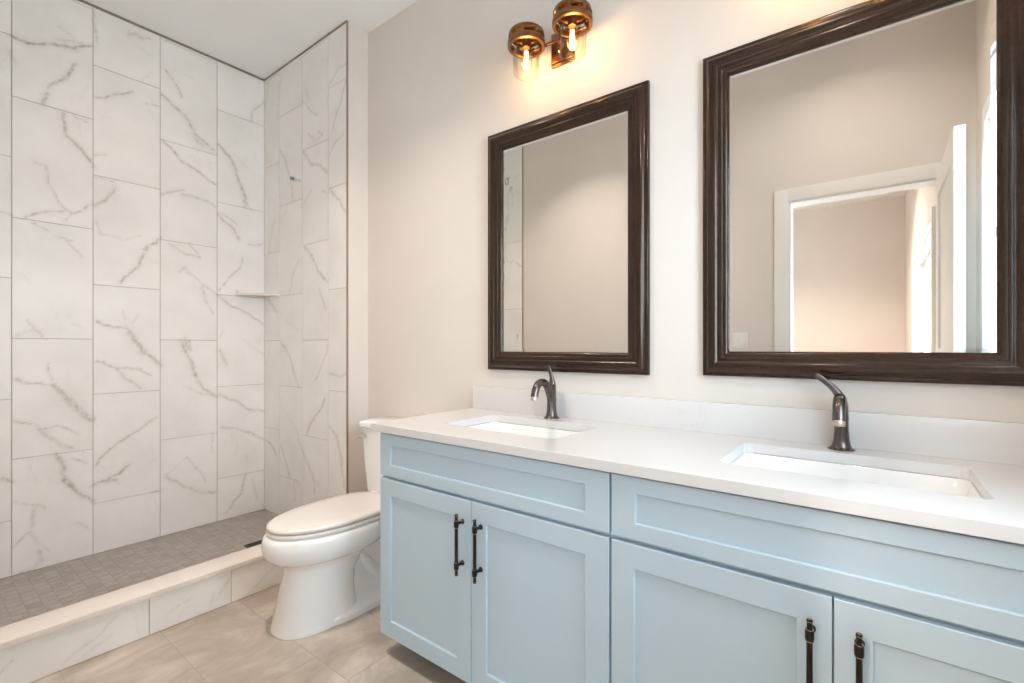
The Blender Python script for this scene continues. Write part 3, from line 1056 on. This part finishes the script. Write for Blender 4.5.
# room beyond the doorway, seen in the mirror
BX0, BX1, BY0, BY1 = -3.2, 0.28, -5.9, YO - 0.12
W2 = (-4.0, -2.15, 0.25, 1.95)
struct(box('floor_bedroom', (BX0, BX1 + 0.14, BY0, BY1, -0.08, 0.0), M['floor']))
struct(box('ceiling_bedroom', (BX0 - 0.1, BX1 + 0.14, BY0 - 0.1, BY1, CEIL, CEIL + 0.1), M['ceiling']))
struct(box('wall_bedroom_back', (BX0 - 0.1, BX1 + 0.14, BY0 - 0.1, BY0, -0.05, CEIL), M['paint']))
struct(box('wall_bedroom_left', (BX0 - 0.1, BX0, BY0, BY1, -0.05, CEIL), M['paint']))
wall_with_hole('wall_bedroom_right', BX1, BX1 + 0.14, BY0, BY1, -0.05, CEIL, W2, M['paint'])
window('window_2', BX1, W2, mull=False)

# housings of the added ceiling lights, all out of view
cl_name = ['round recessed ceiling light over the vanity floor', 'round recessed ceiling light in front of the toilet',
           'round recessed ceiling light over the shower', 'round recessed ceiling light in the room beyond the doorway']
for i, (lx, ly, lp, lc) in enumerate(ADDED_CEIL_LIGHTS):
    c = empty('recessed_light', (lx, ly, CEIL))
    tag(c, cl_name[i], 'ceiling light', 'recessed ceiling lights')
    lathe('trim_ring', [(0.068, -0.0005), (0.070, -0.008), (0.088, -0.004), (0.090, -0.0005)], M['trim'], c)
    lathe('diffuser', [(0.0, -0.003), (0.066, -0.003), (0.066, -0.001), (0.0, -0.001)], M['led'], c)

# double switch plate by the door
sw = empty('light_switch', (-0.725, YO, 1.215))
tag(sw, 'white double rocker switch plate on the wall beside the doorway', 'light switch')
bm = bmesh.new()
add_box(bm, -0.058, 0.058, 0, 0.006, -0.058, 0.058, 0.002)
from_bm('plate', bm, M['plate'], sw, smooth=True, angle=30)
for s in (-0.023, 0.023):
    bm = bmesh.new()
    add_box(bm, s - 0.0165, s + 0.0165, 0.005, 0.009, -0.033, 0.033, 0.001)
    from_bm('rocker', bm, M['trim'], sw, smooth=True, angle=30)

# ------------------------------------------------------------------ vanity
YF = -0.58          # front plane of doors and false drawer fronts
ZD0, ZD1 = 0.080, 0.678
ZR0, ZR1 = 0.690, 0.849
CTZ0, CTZ1 = 0.856, 0.885


def shaker(name, x0, x1, z0, z1, parent, rail=0.0635, rz=None, rr=None, t=0.019, rec=0.0085, panel='panel'):
    """frame-and-panel front; front face at y = 0 of the local plane, body going +y"""
    bm = bmesh.new()
    b_ = 0.0014
    # outer frame as one ring with chamfered inner edge
    o = [(x0, z0), (x1, z0), (x1, z1), (x0, z1)]
    rz = rz or rail
    rr = rr or rail
    i_ = [(x0 + rail, z0 + rz), (x1 - rr, z0 + rz), (x1 - rr, z1 - rz), (x0 + rail, z1 - rz)]
    c = 0.0022

    def ring(pts, y):
        return [bm.verts.new((p[0], y, p[1])) for p in pts]

    def inset(pts, d):
        (a, b), (c_, d_), (e, f), (g, h) = pts
        return [(a + d, b + d), (c_ - d, d_ + d), (e - d, f - d), (g + d, h - d)]
    seq = [ring(o, t), ring(o, b_), ring(inset(o, b_), 0.0), ring(inset(i_, -c), 0.0), ring(i_, c), ring(i_, rec + 0.001)]
    for a, b in zip(seq[:-1], seq[1:]):
        for k in range(4):
            bm.faces.new((a[k], a[(k + 1) % 4], b[(k + 1) % 4], b[k]))
    bm.faces.new(seq[0])
    fr = from_bm(name, bm, M['cabinet'], parent)
    bm = bmesh.new()
    add_box(bm, x0 + rail - 0.0005, x1 - rr + 0.0005, rec, rec + 0.006, z0 + rz - 0.0005, z1 - rz + 0.0005)
    from_bm(panel, bm, M['cabinet'], fr)
    return fr


def make_pull(parent, x, zc=0.537, L=0.200):
    """vertical T-bar pull: bar with collared ends on two posts (local to the door front plane y = 0)"""
    y = -0.030
    bm = bmesh.new()
    h = L / 2
    prof = [(0.0, -h), (0.0048, -h), (0.0056, -h + 0.0015), (0.0056, -h + 0.004), (0.0050, -h + 0.006), (0.0050, -h + 0.020),
            (0.0078, -h + 0.022), (0.0082, -h + 0.026), (0.0082, -h + 0.038), (0.0078, -h + 0.042), (0.0056, -h + 0.045)]
    prof = prof + [(r, -z) for r, z in prof[::-1]]
    add_lathe(bm, [(r, z + zc) for r, z in prof], x, y, 20)
    p = from_bm('handle', bm, M['pull'], parent, smooth=True, angle=40)
    for s in (-1, 1):
        bm = bmesh.new()
        z = zc + s * (h - 0.032)
        add_tube(bm, [(x, -0.0003, z), (x, -0.003, z), (x, -0.006, z), (x, -0.012, z), (x, y + 0.004, z)], [0.0085, 0.0085, 0.0062, 0.0048, 0.0048], 16)
        from_bm('post', bm, M['pull'], p, smooth=True, angle=40)
    for s in (-1, 1):
        for dz in (0.0045, 0.0205, 0.0435):
            z = zc + s * (h - dz)
            rr = {0.0045: 0.0059, 0.0205: 0.0072, 0.0435: 0.0072}[dz]
            bm = bmesh.new()
            add_tube(bm, [(x, y, z - 0.0008), (x, y, z + 0.0008)], rr, 20)
            from_bm('collar', bm, M['bronze_edge'], p, smooth=True, angle=40)
        z = zc + s * h
        bm = bmesh.new()
        add_tube(bm, [(x, y, z - 0.0003), (x, y, z + 0.0006)], 0.0042, 20)
        from_bm('end_cap', bm, M['bronze_edge'], p, smooth=True, angle=40)


def make_cabinet(x0, x1, xm, label, left_end):
    root = empty('vanity_cabinet', ((x0 + x1) / 2, YF, 0.0))
    tag(root, label, 'vanity cabinet', 'blue grey vanity base cabinets')
    ox = root.location.x
    a, b = x0 - ox, x1 - ox
    bm = bmesh.new()
    D = -YF - 0.002
    # carcass: sides, back, bottom, front rails and stile, open above the sink
    add_box(bm, a, a + 0.018, 0.0195, D, 0.076, 0.8505)
    add_box(bm, b - 0.018, b, 0.0195, D, 0.076, 0.8505)
    add_box(bm, a + 0.018, b - 0.018, 0.0195, D, 0.076, 0.094)
    add_box(bm, a + 0.018, b - 0.018, D - 0.012, D, 0.094, 0.8505)
    for z0, z1 in ((0.094, 0.100), (0.665, 0.705), (0.815, 0.8505)):
        add_box(bm, a + 0.018, b - 0.018, 0.0195, 0.0385, z0, z1)
    add_box(bm, xm - ox - 0.02, xm - ox + 0.02, 0.0195, 0.0385, 0.100, 0.655)
    from_bm('carcass', bm, M['cabinet'], root)
    bm = bmesh.new()
    add_box(bm, a + 0.002, b, 0.085, 0.100, 0.0, 0.076)
    add_box(bm, a + 0.10, a + 0.116, 0.100, D, 0.0, 0.076)
    from_bm('toe_kick', bm, M['toe'], root)
    g = 0.0015
    lm = 0.001 if left_end else 0.003
    df = shaker('drawer_front', a + lm, b - 0.0035, ZR0, ZR1, root, rail=0.062 if left_end else 0.066, rz=0.043, rr=0.073)
    m = xm - ox
    d1 = shaker('door', a + lm, m - g, ZD0, ZD1, root)
    d2 = shaker('door', m + g, b - 0.0045, ZD0, ZD1, root, rr=0.072)
    make_pull(d1, m - 0.037)
    make_pull(d2, m + 0.043)
    return root


make_cabinet(-1.520, -0.5535, -1.046, 'pale blue grey shaker vanity cabinet next to the toilet', True)
make_cabinet(-0.5535, 0.405, -0.069, 'pale blue grey shaker vanity cabinet under the right sink', False)

# countertop with two undermount cut-outs, backsplash and side splash
HOLES = [(-1.325, -0.815, -0.438, -0.128), (-0.322, 0.182, -0.436, -0.122)]
ctop = empty('countertop', (-0.575, -0.30, CTZ0))
tag(ctop, 'long white quartz countertop with two sink cutouts on the vanity', 'countertop')
me = slab_mesh('slab', [(-1.556, -0.597), (0.408, -0.597), (0.408, -0.001), (-1.556, -0.001)],
               [rrect(h[0], h[1], h[2], h[3], 0.022) for h in HOLES], CTZ0, CTZ1)
me.shade_flat()
sl = link('slab', me, M['quartz'], ctop)
sl.location = -ctop.location
bm = bmesh.new()
add_box(bm, -1.546, 0.408, -0.021, -0.001, CTZ1 + 0.0002, 0.990, 0.0012)
bs = from_bm('backsplash', bm, M['quartz'], ctop, smooth=True, angle=30)
bs.location = -ctop.location
bm = bmesh.new()
add_box(bm, 0.388, 0.408, -0.595, -0.0215, CTZ1 + 0.0002, 0.990, 0.0012)
bs = from_bm('side_splash', bm, M['quartz'], ctop, smooth=True, angle=30)
bs.location = -ctop.location


def make_sink(h, label):
    x0, x1, y0, y1 = h
    root = empty('undermount_sink', ((x0 + x1) / 2, (y0 + y1) / 2, CTZ0 - 0.001))
    tag(root, label, 'sink', 'undermount bathroom sinks')
    hx, hy = (x1 - x0) / 2, (y1 - y0) / 2
    bm = bmesh.new()
    rings = []

    def rr(dx, dy, r, z, n=8):
        return [(p[0], p[1], z) for p in rrect(-hx + dx, hx - dx, -hy + dy, hy - dy, r, n)]
    # outer shell from the rim down, then the inside
    seq = [rr(-0.022, -0.022, 0.03, -0.012), rr(-0.022, -0.022, 0.03, 0.0), rr(0.003, 0.003, 0.026, 0.0), rr(0.006, 0.006, 0.026, -0.004),
           rr(0.012, 0.011, 0.028, -0.05), rr(0.022, 0.020, 0.034, -0.105), rr(0.045, 0.040, 0.040, -0.128), rr(0.10, 0.08, 0.040, -0.136),
           rr(hx - 0.03, hy - 0.03, 0.028, -0.141)]
    rv = loft(bm, seq, cap_a=False, cap_b=True)
    outer = [rr(-0.022, -0.022, 0.03, -0.012), rr(-0.002, -0.002, 0.03, -0.016), rr(0.010, 0.008, 0.034, -0.11), rr(0.05, 0.045, 0.045, -0.145), rr(0.12, 0.09, 0.04, -0.150)]
    loft(bm, outer, cap_a=False, cap_b=True)
    bmesh.ops.remove_doubles(bm, verts=bm.verts[:], dist=1e-5)
    from_bm('basin', bm, M['basin'], root, smooth=True, angle=50)
    bm = bmesh.new()
    add_lathe(bm, [(0.0, -0.1385), (0.021, -0.1385), (0.023, -0.1375), (0.024, -0.1395), (0.024, -0.1408)], 0, 0.02, 32)
    from_bm('drain', bm, M['bronze'], root, smooth=True, angle=40)
    return root


make_sink(HOLES[0], 'white rectangular undermount sink at the toilet end of the counter')
make_sink(HOLES[1], 'white rectangular undermount sink at the right end of the counter')


def make_faucet(loc, rz, label, lever_dir):
    root = empty('faucet', loc)
    tag(root, label, 'faucet', 'single hole bronze faucets')
    root.rotation_euler = (0, 0, rz)
    # body: flared foot, waisted column (front = -y)
    bm = bmesh.new()

    def ell(z, rx, ry, cy, n=28):
        return [(rx * math.cos(2 * math.pi * k / n), cy + ry * math.sin(2 * math.pi * k / n), z) for k in range(n)]
    loft(bm, [ell(0.0005, 0.0305, 0.0325, 0), ell(0.003, 0.0305, 0.0325, 0), ell(0.006, 0.0265, 0.0280, 0), ell(0.012, 0.0230, 0.0245, 0),
              ell(0.030, 0.0195, 0.0220, 0), ell(0.060, 0.0175, 0.0215, 0.000), ell(0.090, 0.0170, 0.0225, -0.001), ell(0.118, 0.0170, 0.0235, -0.002),
              ell(0.132, 0.0160, 0.0200, 0.001), ell(0.140, 0.0125, 0.0150, 0.004), ell(0.1425, 0.006, 0.007, 0.004)])
    from_bm('body', bm, M['bronze'], root, smooth=True, angle=50)
    # gooseneck spout
    p = bez((0, -0.004, 0.088), (0, -0.022, 0.122), (0, -0.040, 0.153), (0, -0.075, 0.1525), 12) + bez((0, -0.075, 0.1525), (0, -0.104, 0.152), (0, -0.120, 0.130), (0, -0.125, 0.098), 12)[1:]
    n = len(p)
    rad = [0.0180 - 0.0022 * min(1, i / (n * 0.4)) - 0.001 * i / n for i in range(n)]
    tube('spout', p, rad, M['bronze'], root, 24)
    e = Vector(p[-1])
    d = (Vector(p[-1]) - Vector(p[-2])).normalized()
    tube('aerator', [e, e + d * 0.001, e + d * 0.013, e + d * 0.015], [0.0148, 0.0152, 0.0152, 0.0135], M['aerator'], root, 24)
    # lever: thin upswept blade
    lx, ly = lever_dir
    bm = bmesh.new()
    b0 = Vector((0, 0.006, 0.134))
    pts = bez(b0, b0 + Vector((lx * 0.05, ly * 0.05, 0.030)), b0 + Vector((lx * 0.45, ly * 0.45, 0.052)), b0 + Vector((lx, ly, 0.080)), 12)
    rr = [(0.0135, 0.0125), (0.0135, 0.0118), (0.013, 0.0108), (0.012, 0.0095), (0.011, 0.008), (0.0100, 0.0068), (0.0093, 0.0056), (0.0088, 0.0048),
          (0.0085, 0.0042), (0.0085, 0.0038), (0.0086, 0.0034), (0.0082, 0.0030), (0.0060, 0.0022)]
    add_tube(bm, pts, rr, 18)
    from_bm('lever', bm, M['bronze'], root, smooth=True, angle=50)
    # lift rod behind
    bm = bmesh.new()
    add_tube(bm, [(0, 0.018, 0.070), (0, 0.026, 0.074)], 0.0028, 12)
    add_lathe(bm, [(0.0, 0.068), (0.0045, 0.070), (0.006, 0.075), (0.0045, 0.080), (0.0, 0.082)], 0, 0.028, 16)
    from_bm('lift_rod', bm, M['bronze'], root, smooth=True, angle=40)
    # rubbed copper foot ring
    bm = bmesh.new()
    add_lathe(bm, [(0.0328, 0.0002), (0.0338, 0.0008), (0.0333, 0.0016), (0.0326, 0.0020)], 0, 0, 40)
    from_bm('foot_ring', bm, M['bronze_edge'], root, smooth=True)
    return root


make_faucet((-1.068, -0.062, CTZ1), 0, 'dark bronze arched faucet behind the left sink, lever pointing up', (-0.014, -0.010))
make_faucet((-0.080, -0.062, CTZ1), 0, 'dark bronze faucet behind the right sink, lever slanting left', (-0.062, -0.010))

# ------------------------------------------------------------------ mirrors


def make_mirror(x0, x1, z0, z1, label):
    root = empty('framed_mirror', ((x0 + x1) / 2, -0.001, (z0 + z1) / 2))
    tag(root, label, 'mirror', 'dark framed wall mirrors')
    hx, hz = (x1 - x0) / 2, (z1 - z0) / 2
    W = 0.083
    # profile: (distance from outer edge, depth towards the room)
    prof = [(0.0, 0.0), (0.0, 0.016), (0.002, 0.0185), (0.006, 0.0195), (0.010, 0.0190), (0.013, 0.0205), (0.018, 0.0275), (0.025, 0.0325), (0.033, 0.0340),
            (0.041, 0.0325), (0.047, 0.0285), (0.0495, 0.0255), (0.052, 0.0250), (0.056, 0.0262), (0.061, 0.0262), (0.064, 0.0245), (0.0655, 0.0225),
            (0.069, 0.0222), (0.074, 0.0200), (0.079, 0.0165), (W, 0.0120), (W, 0.004), (W - 0.01, 0.0)]
    bm = bmesh.new()
    rings = []
    for d, h in prof:
        rings.append([bm.verts.new(p) for p in ((-hx + d, -h, -hz + d), (hx - d, -h, -hz + d), (hx - d, -h, hz - d), (-hx + d, -h, hz - d))])
    for a, b in zip(rings[:-1], rings[1:]):
        for k in range(4):
            bm.faces.new((a[k], a[(k + 1) % 4], b[(k + 1) % 4], b[k]))
    fr = from_bm('frame', bm, M['frame'], root, smooth=True, angle=42)
    # bevelled glass
    bm = bmesh.new()
    gx, gz = hx - W + 0.004, hz - W + 0.004
    bv = 0.018

    def rg(ix, y):
        return [bm.verts.new(p) for p in ((-gx + ix, y, -gz + ix), (gx - ix, y, -gz + ix), (gx - ix, y, gz - ix), (-gx + ix, y, gz - ix))]
    seq = [rg(0, -0.003), rg(0, -0.0070), rg(0.0155, -0.0080)]
    for a, b in zip(seq[:-1], seq[1:]):
        for k in range(4):
            bm.faces.new((a[k], a[(k + 1) % 4], b[(k + 1) % 4], b[k]))
    bm.faces.new(seq[-1]); bm.faces.new(seq[0])
    from_bm('mirror_glass', bm, M['mirror'], root)
    return root


make_mirror(-1.453, -0.672, 1.075, 2.172, 'dark bronze framed mirror above the left sink, showing a plain wall')
make_mirror(-0.477, 0.327, 1.082, 2.177, 'dark bronze framed mirror above the right sink, reflecting a doorway')

# ------------------------------------------------------------------ vanity lights


def make_vanity_light(x, z, label):
    root = empty('vanity_light', (x, 0, z))
    tag(root, label, 'wall light', 'two lamp bronze vanity lights')
    # stepped backplate
    bm = bmesh.new()
    add_box(bm, -0.056, 0.056, -0.012, -0.0005, -0.072, 0.072, 0.003)
    add_box(bm, -0.047, 0.047, -0.022, -0.012, -0.063, 0.063, 0.004)
    from_bm('backplate', bm, M['lamp_bronze'], root, smooth=True, angle=35)
    zb = 0.0
    bm = bmesh.new()
    add_tube(bm, [(0, -0.020, zb), (0, -0.030, zb), (0, -0.062, zb)], [0.016, 0.010, 0.008], 20)
    from_bm('stem', bm, M['lamp_bronze'], root, smooth=True, angle=40)
    yb_ = -0.060
    tube('crossbar', [(-0.150, yb_, zb), (0.150, yb_, zb)], 0.0065, M['lamp_bronze'], root, 20)
    for s in (-1, 1):
        bm = bmesh.new()
        add_tube(bm, [(s * 0.147, yb_, zb), (s * 0.150, yb_, zb), (s * 0.154, yb_, zb), (s * 0.160, yb_, zb), (s * 0.163, yb_, zb)], [0.0066, 0.0098, 0.0105, 0.0095, 0.004], 20)
        from_bm('finial', bm, M['lamp_bronze'], root, smooth=True, angle=60)
    yl = -0.118
    for s in (-1, 1):
        cx = s * 0.110
        # arm from crossbar to the cap
        bm = bmesh.new()
        add_tube(bm, [(cx, yb_, zb), (cx, yb_ - 0.008, zb + 0.002)], 0.0075, 16)
        # cap: dome, pierced band and lower rim
        prof = [(0.0, 0.060), (0.012, 0.060), (0.014, 0.053), (0.034, 0.052), (0.062, 0.049), (0.071, 0.045), (0.0735, 0.041),
                (0.0735, 0.031), (0.0710, 0.028), (0.0680, 0.027)]
        add_lathe(bm, prof, cx, yl, 48)
        cap = from_bm('lamp_cap', bm, M['lamp_bronze'], root, smooth=True, angle=35)
        # lower rim ring
        bm = bmesh.new()
        add_lathe(bm, [(0.0620, 0.010), (0.0700, 0.010), (0.0765, 0.009), (0.0780, 0.006), (0.0780, -0.012), (0.0765, -0.016), (0.0660, -0.017), (0.0640, -0.013), (0.0620, 0.000), (0.0620, 0.010)], cx, yl, 48)
        from_bm('lower_rim', bm, M['lamp_bronze'], cap, smooth=True, angle=35)
        # eight little struts between the dome and the rim
        for k in range(8):
            bm = bmesh.new()
            a = 2 * math.pi * (k + 0.5) / 8
            add_tube(bm, [(cx + 0.0690 * math.cos(a), yl + 0.0690 * math.sin(a), 0.009), (cx + 0.0690 * math.cos(a), yl + 0.0690 * math.sin(a), 0.029)], 0.0075, 10)
            from_bm('strut', bm, M['lamp_bronze'], cap, smooth=True, angle=40)
        # thumb screw
        bm = bmesh.new()
        add_tube(bm, [(cx - 0.058, yl - 0.042, 0.010), (cx - 0.058, yl - 0.042, 0.044)], 0.0028, 10)
        from_bm('thumb_screw', bm, M['dark'], cap, smooth=True, angle=40)
        # socket
        bm = bmesh.new()
        add_lathe(bm, [(0.0, 0.046), (0.019, 0.046), (0.019, 0.000), (0.0165, -0.006), (0.0165, -0.018), (0.0, -0.018)], cx, yl, 28)
        from_bm('socket', bm, M['lamp_bronze'], cap, smooth=True, angle=40)
        # clear glass cylinder with closed rounded bottom edge
        bm = bmesh.new()
        ro, ri = 0.0560, 0.0540
        zt, zbm = 0.002, -0.130
        add_lathe(bm, [(ri, zt), (ro, zt), (ro, zbm + 0.012), (ro - 0.003, zbm + 0.004), (ro - 0.009, zbm), (ri - 0.008, zbm + 0.0015), (ri - 0.002, zbm + 0.006), (ri, zbm + 0.014), (ri, zt)], cx, yl, 56)
        from_bm('glass_shade', bm, M['shade_glass'], root, smooth=True, angle=60)
        # edison bulb
        bm = bmesh.new()
        add_lathe(bm, [(0.0125, -0.016), (0.0145, -0.024), (0.0205, -0.045), (0.0240, -0.065), (0.0240, -0.080), (0.0205, -0.097), (0.0130, -0.108), (0.0, -0.1115)], cx, yl, 36)
        bl = from_bm('bulb', bm, M['bulb_glass'], root, smooth=True)
        bm = bmesh.new()
        for k in range(6):
            a = 2 * math.pi * k / 6
            a2 = a + math.pi / 6
            add_tube(bm, [(cx + 0.006 * math.cos(a), yl + 0.006 * math.sin(a), -0.034), (cx + 0.009 * math.cos(a2), yl + 0.009 * math.sin(a2), -0.102)], 0.0016, 8)
        from_bm('filament', bm, M['filament'], bl, smooth=True)
        d = bpy.data.lights.new('bulb_light', 'POINT')
        d.energy = 0.95
        d.color = (1.0, 0.60, 0.26)
        d.shadow_soft_size = 0.03
        lo = bpy.data.objects.new('bulb_light', d)
        COL.objects.link(lo)
        lo.parent = root
        lo.location = (cx, yl, -0.064)
    return root


make_vanity_light(-1.047, 2.442, 'bronze two lamp wall light with glowing filament bulbs above the left mirror')
make_vanity_light(-0.076, 2.442, 'bronze two lamp wall light above the right mirror')

# ------------------------------------------------------------------ toilet
TX = -1.950
toilet = empty('toilet', (TX, -0.45, 0.0))
tag(toilet, 'white two piece toilet with closed lid between shower curb and vanity', 'toilet')


def egg(a, yf, yb_, z, n=56, ef=2.0, eb=2.4, split=0.42):
    """egg outline, local x centred on 0; yf front (more negative), yb_ back; widest at `split` of the way from back"""
    yc = yb_ + (yf - yb_) * split
    pts = []
    for k in range(n):
        t = 2 * math.pi * k / n
        c, s = math.cos(t), math.sin(t)
        e = ef if s < 0 else eb
        x = a * math.copysign(abs(c) ** (2 / e), c)
        y = math.copysign(abs(s) ** (2 / e), s)
        y = yc + (yc - yf) * y if s < 0 else yc + (yb_ - yc) * y
        pts.append((x, y + 0.45, z))
    return pts


# bowl and front pedestal
bm = bmesh.new()
secs = [
    (0.132, -0.780, -0.440, 0.000, 2.3, 3.5), (0.134, -0.782, -0.440, 0.004, 2.3, 3.5), (0.130, -0.778, -0.440, 0.012, 2.3, 3.5),
    (0.123, -0.765, -0.442, 0.060, 2.3, 3.5), (0.120, -0.750, -0.446, 0.130, 2.2, 3.2),
    (0.116, -0.735, -0.440, 0.190, 2.2, 3.0), (0.117, -0.728, -0.400, 0.245, 2.1, 2.8), (0.124, -0.734, -0.360, 0.270, 2.1, 2.6), (0.144, -0.762, -0.320, 0.284, 2.1, 2.5),
    (0.164, -0.786, -0.290, 0.297, 2.1, 2.4), (0.1795, -0.806, -0.270, 0.316, 2.1, 2.4),
    (0.1855, -0.814, -0.255, 0.338, 2.1, 2.4), (0.1870, -0.816, -0.250, 0.360, 2.1, 2.4), (0.1855, -0.814, -0.248, 0.380, 2.1, 2.4),
    (0.1800, -0.808, -0.246, 0.396, 2.1, 2.4), (0.1700, -0.796, -0.246, 0.4015, 2.1, 2.4)]
loft(bm, [egg(a, yf, yb_, z, ef=ef, eb=eb) for a, yf, yb_, z, ef, eb in secs])
from_bm('bowl', bm, M['porcelain'], toilet, smooth=True, angle=60)
# rear trapway body: narrower, with the bulging trap and base flange
bm = bmesh.new()


def sq(ax, y0, y1, z, e=3.0, n=40):
    pts = []
    yc, hy = (y0 + y1) / 2, (y1 - y0) / 2
    for k in range(n):
        t = 2 * math.pi * k / n
        c, s = math.cos(t), math.sin(t)
        pts.append((ax * math.copysign(abs(c) ** (2 / e), c), yc + 0.45 + hy * math.copysign(abs(s) ** (2 / e), s), z))
    return pts


loft(bm, [sq(0.148, -0.62, -0.130, 0.000, 5), sq(0.148, -0.62, -0.130, 0.022, 5), sq(0.140, -0.62, -0.136, 0.030, 5), sq(0.084, -0.60, -0.150, 0.040, 4),
          sq(0.070, -0.60, -0.150, 0.080, 3), sq(0.072, -0.60, -0.140, 0.18, 3), sq(0.090, -0.60, -0.100, 0.26, 3), sq(0.125, -0.60, -0.060, 0.325, 3),
          sq(0.160, -0.58, -0.040, 0.365, 3.4), sq(0.170, -0.56, -0.036, 0.385, 4), sq(0.170, -0.56, -0.036, 0.399, 4)])
from_bm('trapway_body', bm, M['porcelain'], toilet, smooth=True, angle=50)
bm = bmesh.new()
tp = bez((0, 0.03, 0.245), (0, 0.12, 0.10), (0, 0.16, 0.07), (0, 0.19, 0.16), 10) + bez((0, 0.19, 0.16), (0, 0.22, 0.25), (0, 0.27, 0.25), (0, 0.285, 0.06), 10)[1:]
add_tube(bm, tp, [(0.088, 0.045)] * len(tp), 24)
from_bm('trapway', bm, M['porcelain'], toilet, smooth=True, angle=60)
for s in (-1, 1):
    lathe('bolt_cap', [(0.013, 0.030), (0.013, 0.036), (0.010, 0.044), (0.005, 0.048), (0.0, 0.049)], M['porcelain'], toilet, s * 0.112, 0.17, 20)


def flat_ring(name, secs, mat):
    bm = bmesh.new()
    loft(bm, [egg(a, yf, yb_, z, ef=2.1, eb=3.2, split=0.45) for a, yf, yb_, z in secs])
    return from_bm(name, bm, mat, toilet, smooth=True, angle=50)


flat_ring('seat', [(0.164, -0.784, -0.235, 0.4045), (0.175, -0.796, -0.225, 0.4055), (0.177, -0.798, -0.223, 0.409), (0.177, -0.798, -0.223, 0.417), (0.174, -0.795, -0.226, 0.4205), (0.164, -0.784, -0.232, 0.4215)], M['seat'])
flat_ring('lid', [(0.163, -0.782, -0.232, 0.4255), (0.174, -0.794, -0.224, 0.4265), (0.1765, -0.797, -0.222, 0.4295), (0.1765, -0.797, -0.222, 0.4375), (0.173, -0.793, -0.225, 0.4420),
                  (0.163, -0.782, -0.234, 0.4450), (0.120, -0.72, -0.27, 0.4485), (0.05, -0.60, -0.38, 0.4500)], M['seat'])
for s in (-1, 1):
    bm = bmesh.new()
    add_tube(bm, [(s * 0.075 - 0.022, 0.222, 0.433), (s * 0.075 + 0.022, 0.222, 0.433)], 0.012, 16)
    add_box(bm, s * 0.075 - 0.02, s * 0.075 + 0.02, 0.208, 0.236, 0.402, 0.430, 0.003)
    from_bm('hinge', bm, M['seat'], toilet, smooth=True, angle=40)


def tk(ax, y0, y1, z, r=0.035, n=7):
    return [(p[0], p[1] + 0.45, z) for p in rrect(-ax, ax, y0, y1, r, n)]


bm = bmesh.new()
loft(bm, [tk(0.165, -0.205, -0.030, 0.4005), tk(0.174, -0.214, -0.025, 0.408), tk(0.179, -0.218, -0.022, 0.43), tk(0.203, -0.222, -0.018, 0.60), tk(0.216, -0.224, -0.016, 0.757)])
from_bm('tank', bm, M['porcelain'], toilet, smooth=True, angle=50)
bm = bmesh.new()
loft(bm, [tk(0.219, -0.227, -0.014, 0.758), tk(0.226, -0.234, -0.010, 0.763), tk(0.227, -0.235, -0.009, 0.782), tk(0.223, -0.231, -0.012, 0.790), tk(0.21, -0.218, -0.022, 0.7935)])
from_bm('tank_lid', bm, M['porcelain'], toilet, smooth=True, angle=50)
bm = bmesh.new()
add_tube(bm, [(-0.165, 0.228, 0.716), (-0.165, 0.219, 0.716)], 0.014, 20)
add_tube(bm, [(-0.165, 0.219, 0.716), (-0.165, 0.205, 0.716)], 0.007, 14)
add_tube(bm, [(-0.158, 0.205, 0.718), (-0.182, 0.203, 0.714), (-0.205, 0.201, 0.706)], [0.0065, 0.0055, 0.0065], 14)
from_bm('flush_lever', bm, M['chrome'], toilet, smooth=True, angle=40)
